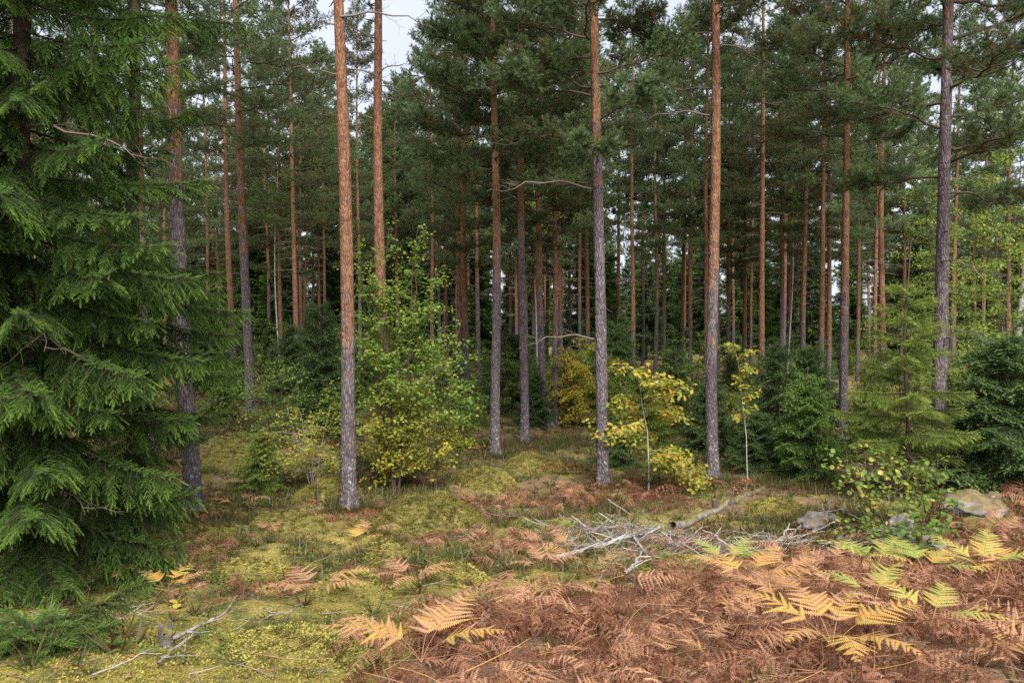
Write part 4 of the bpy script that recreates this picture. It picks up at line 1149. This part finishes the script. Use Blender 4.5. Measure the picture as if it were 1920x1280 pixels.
# ------------------------------------------------------------------ bracken
def frond(seed, L, W, np_, npin, e0, e1, curl, stalk, tint, flop=.0, tint2=None, pw=.12, simple=False):
    """one fern frond: bare stalk, arching rachis, paired pinnae with pinnules"""
    g = np.random.default_rng(seed)
    n = 14
    s = np.linspace(0, 1, n)
    el = e0 + (e1 - e0) * s ** .9
    az = flop * s
    st = L * (1 + stalk) / (n - 1)
    d = np.stack([np.sin(az) * np.cos(el), np.cos(az) * np.cos(el), np.sin(el)], -1)
    P = np.concatenate([[[0, 0, 0]], np.cumsum(d[:-1] * st, 0)])
    out = [tube(P, np.linspace(.0045, .0012, n), 3, 0, tint - .12, False)]
    s0 = stalk / (1 + stalk)
    V, F, T = [], [], []
    c = 0
    for i in range(np_):
        u = (i + .3) / np_
        k = s0 + (1 - s0) * u
        p = np.array([np.interp(k, s, P[:, j]) for j in range(3)])
        tg = norm(np.array([np.interp(k, s, d[:, j]) for j in range(3)]))
        sd_ = norm(np.cross(tg, (0, 0, 1.0))); up = np.cross(sd_, tg)
        lp = W * ((1 - u) ** .85 * (.75 + .25 * min(1, u * 5)) + .05)
        for side in (-1, 1):
            l = lp * g.uniform(.8, 1.12)
            an = R(g.uniform(60, 78) - 18 * u)
            dr = curl * g.uniform(.3, 1.3)
            m = max(3, int(round(npin * (.45 + .55 * l / W))))
            v = np.linspace(0, 1, m + 1)
            base_d = tg * math.cos(an) + side * sd_ * math.sin(an) + up * g.normal(0, .10 + .25 * curl)
            Q = p + np.outer(v * l, base_d) + np.outer(v ** 1.6 * l, -up * dr * .8 + tg * (.10 - .25 * curl * g.random()))
            tq = norm(np.gradient(Q, axis=0))
            fw = norm(np.cross(np.cross(tq, up), tq)); lat = norm(np.cross(tq, up))
            pl = (pw * W * (1 - v) ** .75 + .008) * (.6 + .4 * (1 - u))
            hw = l / m * (.52 if simple else .47)
            tt = tint + g.normal(0, .05) + (0 if tint2 is None else tint2 * u)
            for sg in (-1, 1):
                tipv = Q + lat * (sg * pl)[:, None] + tq * (pl * .35)[:, None] - up * (pl * curl * g.uniform(.2, 1.2, m + 1))[:, None]
                b1, b2 = Q - tq * hw, Q + tq * hw
                mid = (Q + tipv) / 2 + tq * hw * .9
                q = np.stack([b1, b2, mid, tipv], 1).reshape(-1, 3)
                V.append(q); o_ = c + np.arange(m + 1)[:, None] * 4
                F.append(o_ + np.array([0, 1, 3]) if simple else np.concatenate([o_ + np.array([0, 1, 2]), o_ + np.array([0, 2, 3])]))
                T.append(np.repeat(tt + g.normal(0, .03, m + 1), 4)); c += 4 * (m + 1)
    out.append(Tm(np.concatenate(V), np.concatenate(F), 1, np.concatenate(T)))
    if simple:
        T_ = merge(out); used = np.unique(T_.F); mp = np.zeros(len(T_.V), int); mp[used] = np.arange(len(used))
        return Tm(T_.V[used], mp[T_.F], T_.m, T_.t[used])
    return merge(out)
KINDS = {
    'rust': [frond(800 + i, .75, .20, 12, 10, R(62), R(-80), cu_, .30, .10 + .06 * (i % 4), g_, None, .09) for i, (g_, cu_) in enumerate(((.5, 1.5), (-.8, 1.2), (.3, 1.9), (1.3, 1.4), (-.3, 1.7), (-1.5, 1.3)))],
    'tan': [frond(810 + i, .78, .22, 13, 10, R(55), R(-68), cu_, .35, 0.28 + .075 * (i % 4), g_, None, .095) for i, (g_, cu_) in enumerate(((.5, 1.0), (-.6, 1.3), (.2, .8), (-1.2, 1.1), (.9, 1.5), (1.6, 1.0)))],
    'gold': [frond(820 + i, .70, .27, 13, 13, R(50), R(-14), .16, .45, .69 + .02 * i, g_, None, .105) for i, g_ in enumerate((.2, -.2))],
    'orange': [frond(830 + i, .70, .25, 13, 13, R(52), R(-20), .25, .4, .56, g_, None, .105) for i, g_ in enumerate((.3, -.3))],
    'green': [frond(840 + i, .72, .28, 13, 13, R(54), R(-12), .14, .4, .93, g_, -.06, .105) for i, g_ in enumerate((.15, -.25))],
}
FMESH = {k: [mesh_of('bracken_fern', T, [M_BRACKEN, M_BRACKEN]) for T in v] for k, v in KINDS.items()}
gB = np.random.default_rng(21)
LAB = {'rust': 'shrivelled rust brown bracken frond in the thick of the dead ferns', 'tan': 'dry pinkish tan bracken frond lying in the dead fern carpet',
       'orange': 'flat orange bracken frond standing proud of the dead ferns'}
# single ferns that stand out, several fronds each
def fern(px, py, kind, n, sc, label, spread=2.6, az0=0.0, name='bracken_fern'):
    b = hit(px, py)
    up = .14 if cover_density(np.array(px), np.array(py)) > .5 else 0.0
    root = empty(name, b)
    tag(root, label, 'fern')
    for i in range(n):
        obj('frond', FMESH[kind][i % len(FMESH[kind])], root, (0, 0, .04 + up), (gB.uniform(-.15, .1), 0, az0 + spread * (i / max(1, n - 1) - .5) + gB.uniform(-.2, .2)), sc * gB.uniform(.85, 1.1))
fern(60, 1140, 'gold', 4, .62, 'golden fern under the nearest big spruce by the picture edge', 3.6, 0)
fern(188, 1112, 'gold', 2, .45, 'little golden fern beside the long bough of the low spruce', 1.8, .3)
fern(312, 1118, 'gold', 4, .60, 'golden fern standing alone right of the low spruce', 3.2, -.6)
fern(447, 958, 'orange', 2, .70, 'flat pale orange fern at the foot of the grey footed pine', 3.0, 0)
fern(590, 1125, 'orange', 5, .72, 'orange fern in the middle of the moss, left of the low yellow moss cushion', 4.5, PI)
fern(662, 1032, 'gold', 3, .62, 'pale yellow fern in front of the tall bare orange pine', 3.4, 0)
fern(690, 1008, 'orange', 2, .6, 'small orange fern just behind the pale yellow one', 2.0, -.5)
fern(775, 1100, 'orange', 5, .62, 'orange fern right of the low yellow moss cushion', 4.5, PI)
fern(500, 1005, 'orange', 3, .5, 'small orange fern at the foot of the rounded mossy mound', 3.0, -.8)
fern(790, 1290, 'gold', 5, .75, 'golden fern at the lower edge left of the dead fern carpet', 3.6, .1)
fern(1560, 1258, 'gold', 7, .85, 'big golden fern near the lower edge among brown ferns', 5.2, .3)
fern(1690, 1235, 'tan', 3, .85, 'purplish brown flat fern right of the big golden one', 2.6, -.7)
fern(1365, 1095, 'green', 4, .62, 'yellow green fern behind the orange ferns in the fern carpet', 3.8, 0)
fern(1640, 1100, 'green', 5, .85, 'tall pale green fern in front of the low leafy bush', 4.2, .2)
fern(1735, 1110, 'green', 4, .75, 'pale green fern close right of the tall one', 3.6, -.4)
fern(1640, 1165, 'green', 3, .62, 'low green fern below the tall pale green one', 3.0, .8)
fern(1840, 1105, 'green', 4, .8, 'yellowish green fern towards the picture edge', 3.6, 0)
fern(1900, 1110, 'gold', 4, .8, 'golden fern at the right picture edge', 3.4, .3)
fern(1745, 1215, 'green', 3, .7, 'grey green fern right of the purplish brown one', 2.4, -.9)
fern(1400, 1130, 'gold', 4, .75, 'golden orange fern in front of the yellow green one', 3.4, -.3)
fern(1020, 1075, 'orange', 4, .58, 'upright orange fern left of the stick pile', 3.4, 0)
# the dead fern carpet: the nearest three hundred one by one, the rest as one mass
cand = []
gx_ = gB.uniform(-7.5, 11.5, 38000); gy_ = gB.uniform(4.0, 17.5, 38000)
gzz = gz(gx_, gy_)
ppx, ppy = project(gx_, gy_, gzz)
dens = cover_density(ppx, ppy) * .66
clump_ = .7 * vnoise(gx_ * .9, gy_ * .9, None, 31) + .5 * vnoise(gx_ * 2.1, gy_ * 2.1, None, 32)
midz = ((ppx > 780) & (ppx < 1330) & (ppy > 880) & (ppy < 1060)) * np.clip(.07 + .42 * clump_, 0, .40)
lftz = ((ppx > 330) & (ppx < 1100) & (ppy > 840)) * np.clip(.46 * clump_ + .02, 0, .34) * np.where((ppx < 620) & (ppy > 1130), .4, 1)
rgtz = ((ppx > 1750) & (ppy > 880)) * .22
dens = np.maximum(np.maximum(dens, rgtz), np.maximum(midz, lftz))
dens = dens * np.clip(1.0 + 1.25 * clump_, np.where(ppy > 1080, .42, .14), 1.35)
ok = gB.random(len(gx_)) < dens
pile = ((ppx > 1075) & (ppx < 1275) & (ppy > 965) & (ppy < 1062)) | ((ppx > 1385) & (ppx < 1590) & (ppy > 985) & (ppy < 1048))
logz = np.abs(ppy - (992 - (ppx - 1262) * .442)) < 22
ok &= ~(pile & (gB.random(len(gx_)) < .88)) & ~(logz & (ppx > 1240) & (ppx < 1465))
ok &= (ppx > -150) & (ppx < 2080) & (ppy < 1480)
gx_, gy_, gzz, ppx, ppy = gx_[ok], gy_[ok], gzz[ok], ppx[ok], ppy[ok]
inside = (ppx > 0) & (ppx < 1920) & (ppy < 1285)
order = np.argsort(np.where(inside, gy_, 99))
near, rest = order[:285], order[285:]
for j in near:
    pal = vnoise(gx_[j] * .8, gy_[j] * .8, None, 44)
    r_ = gB.random()
    kd = 'rust' if r_ < .48 - .35 * pal else ('tan' if r_ < .95 else 'orange')
    v = FMESH[kd]
    o = obj('bracken_fern', v[int(gB.integers(len(v)))], None, (gx_[j], gy_[j], gzz[j] + gB.uniform(-.06, .08)), (float(np.clip(gB.normal(-.25, .4), -1.1, .15)), gB.normal(0, .4), gB.uniform(0, 6.3)), gB.uniform(.42, .82))
    tag(o, LAB[kd], 'fern', 'dead bracken fronds of the foreground carpet')
FARF = [frond(870 + i, .75, .22, 9, 4, R(58), R(-65), cu, .3, ti, fl, None, .15, True) for i, (cu, ti, fl) in enumerate(((1.0, .18, .6), (.8, .40, -.6), (.9, .28, 1.0), (.7, .46, -.3)))]
def instanced(name, label, P, rot, sc, idx, sources, mats):
    """one mass of plants: points that carry copies of the source meshes"""
    me = bpy.data.meshes.new(name)
    me.vertices.add(len(P)); me.vertices.foreach_set('co', np.asarray(P, np.float32).ravel())
    for nm, ty, arr in (('rot', 'FLOAT_VECTOR', rot), ('scl', 'FLOAT', sc), ('idx', 'INT', idx)):
        a = me.attributes.new(nm, ty, 'POINT')
        a.data.foreach_set('vector' if ty == 'FLOAT_VECTOR' else 'value', np.asarray(arr, np.int32 if ty == 'INT' else np.float32).ravel())
    o = obj(name, me)
    ng = bpy.data.node_groups.new(name, 'GeometryNodeTree')
    ng.interface.new_socket('Geometry', in_out='INPUT', socket_type='NodeSocketGeometry')
    ng.interface.new_socket('Geometry', in_out='OUTPUT', socket_type='NodeSocketGeometry')
    gi, go = ng.nodes.new('NodeGroupInput'), ng.nodes.new('NodeGroupOutput')
    ins = ng.nodes.new('GeometryNodeInstanceOnPoints')
    jn = ng.nodes.new('GeometryNodeGeometryToInstance')
    for src in reversed(sources):
        oi = ng.nodes.new('GeometryNodeObjectInfo'); oi.inputs['Object'].default_value = src
        ng.links.new(oi.outputs['Geometry'], jn.inputs[0])
    def named(nm, ty):
        n = ng.nodes.new('GeometryNodeInputNamedAttribute'); n.data_type = ty; n.inputs['Name'].default_value = nm
        return n.outputs['Attribute']
    ng.links.new(gi.outputs[0], ins.inputs['Points']); ng.links.new(jn.outputs[0], ins.inputs['Instance'])
    ins.inputs['Pick Instance'].default_value = True
    ng.links.new(named('idx', 'INT'), ins.inputs['Instance Index'])
    er = ng.nodes.new('FunctionNodeEulerToRotation'); ng.links.new(named('rot', 'FLOAT_VECTOR'), er.inputs[0])
    ng.links.new(er.outputs[0], ins.inputs['Rotation']); ng.links.new(named('scl', 'FLOAT'), ins.inputs['Scale'])
    ng.links.new(ins.outputs[0], go.inputs[0])
    o.modifiers.new('scatter', 'NODES').node_group = ng
    for m_ in mats: me.materials.append(m_)
    tag(o, label, kind='stuff')
    return o
SRC = {}
for o_ in list(COL.objects):
    if o_.name.startswith('bracken_fern') and o_.type == 'MESH' and o_.data.name not in SRC:
        SRC[o_.data.name] = o_
SRCL = [SRC[k_] for k_ in sorted(SRC) if not any(k_ == m_.name for m_ in FMESH['gold'] + FMESH['green'])]
RUSTN = [m_.name for m_ in FMESH['rust']]; TANN = [m_.name for m_ in FMESH['tan']]
ir = [i for i, o_ in enumerate(SRCL) if o_.data.name in RUSTN]; it = [i for i, o_ in enumerate(SRCL) if o_.data.name in TANN]; io = [i for i in range(len(SRCL)) if i not in ir + it]
k = len(rest)
pal = vnoise(gx_[rest] * .8, gy_[rest] * .8, None, 44)
r_ = gB.random(k) + .35 * pal - np.where(gy_[rest] > 11.5, .22, 0)
idx = np.where(r_ < .40, gB.choice(ir, k), np.where(r_ < 1.02, gB.choice(it, k), gB.choice(io or it, k)))
rot = np.stack([np.clip(gB.normal(-.28, .42, k), -1.2, .2), gB.normal(0, .4, k), gB.uniform(0, 6.3, k)], -1)
lump = .12 * np.clip(vnoise(gx_[rest] * 1.6, gy_[rest] * 1.6, None, 45), -.3, 1)
instanced('dead_bracken', 'carpet of rust brown dead bracken spreading over the forest floor', np.stack([gx_[rest], gy_[rest], gzz[rest] + lump + gB.uniform(-.08, .08, k)], -1), rot, gB.uniform(.32, .72, k), idx, SRCL, [M_BRACKEN])

# ------------------------------------------------------------------ low cover
def spread(n, box, f, seed):
    g = np.random.default_rng(seed)
    x = g.uniform(box[0], box[1], n); y = box[2] + (box[3] - box[2]) * g.random(n) ** box[4]
    z = gz(x, y); px, py = project(x, y, z)
    keep = (px > -100) & (px < 2020) & (py < 1400) & (g.random(n) < f(x, y, px, py))
    return np.stack([x[keep], y[keep], z[keep]], -1), g
def tuft(seed, n, h, w, out, t, leaf=None):
    g = np.random.default_rng(seed)
    a = g.uniform(0, 6.3, n); l = h * g.uniform(.6, 1.2, n)
    d = norm(np.stack([np.cos(a) * out, np.sin(a) * out, np.ones(n)], -1) + g.normal(0, .2, (n, 3)))
    b = np.stack([np.cos(a), np.sin(a), 0 * a], -1) * .03 * g.random((n, 1))
    if leaf is None:
        sd_ = norm(np.cross(d, g.normal(0, 1, (n, 3)))) * w
        V = np.stack([b - sd_, b + sd_, b + d * l[:, None] - np.array([0, 0, 1]) * (out * .3 * l)[:, None]], 1)
        return Tm(V.reshape(-1, 3), np.arange(3 * n).reshape(-1, 3), 0, np.repeat(t + g.normal(0, .1, n), 3))
    p = b + d * (l * g.uniform(.4, 1, n))[:, None]
    T = scatter(leaf, p, frames(g.normal(0, 1, (n, 3)) * (1, 1, .3), None, norm(g.normal(0, .4, (n, 3)) + (0, -.2, 1))), w * g.uniform(.7, 1.2, n), t + g.normal(0, .1, n), 0)
    return T
def field(name, label, T, P, g, smin, smax, mat, tj=.1, tf=None):
    k = len(P)
    az = g.uniform(0, 6.3, k)
    Rm = np.stack([np.stack([np.cos(az), -np.sin(az), 0 * az], -1), np.stack([np.sin(az), np.cos(az), 0 * az], -1), np.stack([0 * az, 0 * az, 0 * az + 1], -1)], 1)
    o = obj(name, mesh_of(name, scatter(T, P, Rm, g.uniform(smin, smax, k), g.normal(0, tj, k) + (0 if tf is None else tf(P))), [mat]))
    tag(o, label, kind='stuff')
for sd_, rx, ry, H_, p_, lab, ms_ in MOUNDS:
    mound(sd_, rx, ry, H_, hit(*p_), lab, ms_, sd_)
nb = lambda x, y, s, f: np.clip(vnoise(x * f, y * f, None, s) * 1.6 + .35, 0, 1)
P, g = spread(70000, (-8, 8, 4.2, 14, 1.2), lambda x, y, px, py: (1 - cover_density(px, py)) * nb(x, y, 51, .7), 51)
field('moss', 'yellow green moss on the forest floor', tuft(1, 6, .020, .0055, .8, .5), P, g, .7, 1.6, M_MOSS, .2)
P, g = spread(9000, (-9, 11, 5.5, 24, 1.0), lambda x, y, px, py: (1 - .9 * cover_density(px, py)) * np.clip(vnoise(x * 1.3, y * 1.3, None, 61) * 2.4 - .15, 0, 1), 52)
field('bilberry', 'low bilberry and lingonberry plants with small green leaves', tuft(2, 14, .16, .030, .6, .75, LEAF), P, g, .6, 1.3, M_HERB, .1)
P, g = spread(46000, (-11, 12, 5, 28, 1.0), lambda x, y, px, py: (1 - .85 * cover_density(px, py)) * np.clip(nb(x, y, 71, .6), .18, 1) * np.where((y < 9) & (x < 0), .35, 1), 53)
gf = np.random.default_rng(99)
ring = []
for b_ in FEET:
    a_ = gf.uniform(0, 6.3, 130); r_ = .17 + np.abs(gf.normal(0, .16, 130))
    X_, Y_ = b_[0] + r_ * np.cos(a_), b_[1] + r_ * np.sin(a_)
    ring.append(np.stack([X_, Y_, gz(X_, Y_)], -1))
P = np.concatenate([P] + ring)
field('heather', 'olive brown heather and dry grass tufts on the forest floor', tuft(3, 9, .19, .007, .7, .20), P, g, .5, 1.8, M_HERB, .18)
P, g = spread(9000, (-7, 8, 4.2, 16, 1.2), lambda x, y, px, py: .5 + 0 * x, 54)
P[:, 2] += .015
field('fallen_leaves', 'scattered small fallen leaves on the forest floor', Tm(LEAF.V * .035, LEAF.F), P, g, .6, 1.3, M_BRACKEN, .18, lambda P: np.full(len(P), .5))
P, g = spread(1500, (-7, 8, 4.2, 15, 1.2), lambda x, y, px, py: .7 + 0 * x, 55)
P[:, 2] += .02
tw = merge([tube(curve_pts((-.1, 0, 0), (1, .1, .05), .22, 4, (0, .2, .02)), [.0035, .003, .0025, .001], 3, 0, .7, False)])
field('twig_litter', 'thin dead twigs strewn over the forest floor', tw, P, g, .5, 1.6, M_TWIG, .2)
P, g = spread(26000, (-9, 11, 4.2, 18, 1.25), lambda x, y, px, py: np.clip(.45 + vnoise(x * 1.1, y * 1.1, None, 95), .1, 1), 58)
P[:, 2] += .012
k = len(P)
dv = g.normal(0, 1, (k, 3)) * (1, 1, .15)
o = obj('needle_litter', mesh_of('needle_litter', scatter(Tm([(-.0025, 0, 0), (.0025, 0, 0), (0, .085, .01)], [(0, 1, 2)]), P, frames(dv), g.uniform(.5, 1.4, k), g.normal(.36, .16, k)), [M_BRACKEN]))
tag(o, 'brown fallen needles strewn over moss and litter', kind='stuff')
st_ = merge([tube(curve_pts((0, 0, 0), (1, 0, .1), .55, 5, (0, .2, -.1)), [.0035, .003, .003, .0025, .0015], 3, 0, .48, False)])
P, g = spread(1500, (-3, 10, 4.2, 12, 1.2), lambda x, y, px, py: .15 + .8 * cover_density(px, py), 59)
k = len(P); P[:, 2] += g.uniform(.05, .34, k)
o = obj('bracken_stalks', mesh_of('bracken_stalks', scatter(st_, P, np.stack([rotz(a) @ rotx(b_) for a, b_ in zip(g.uniform(0, 6.3, k), g.normal(0, .8, k))]), g.uniform(.4, 1.1, k), g.normal(0, .12, k)), [M_BRACKEN]))
tag(o, 'bare broken straw coloured stalks sticking out of the dead ferns', kind='stuff')
# undergrowth between the far stems
P, g = spread(3800, (-26, 26, 16, 45, 1.0), lambda x, y, px, py: nb(x, y, 81, .3), 56)
field('undergrowth', 'dark green undergrowth between the stems of the stand', tuft(5, 22, .42, .085, .7, .55, LEAF), P, g, .6, 1.5, M_HERB, .12)
P, g = spread(2600, (-24, 24, 14, 38, 1.0), lambda x, y, px, py: np.clip(.35 + vnoise(x * .45, y * .45, None, 91) * 2, 0, 1), 57)
k = len(P)
tag(obj('far_bracken', mesh_of('far_bracken', scatter(FARF[0], P, np.stack([rotz(a) for a in g.uniform(0, 6.3, k)]), g.uniform(.7, 1.1, k), g.normal(0, .06, k)), [M_BRACKEN, M_BRACKEN])),
    'brown dead bracken between the pine stems further in', kind='stuff')
# one bright fallen leaf spray
o = put_bush('fallen_leaf', hit(333, 1140), (tube(curve_pts((0, 0, 0), (0, .2, 1), .05, 3), .002, 3, 0, .5), scatter(ROUND, np.array([(0, 0, .05), (0, 0, .05), (.01, 0, .05)]), frames(np.array([(.8, 0, .5), (-.8, 0, .3), (0, -.8, -.2)])), .09, np.full(3, .80))),
             'bright yellow three lobed leaf lying on the brown litter', 'leaf')

print('unique tris', sum(len(m.polygons) for m in bpy.data.meshes))
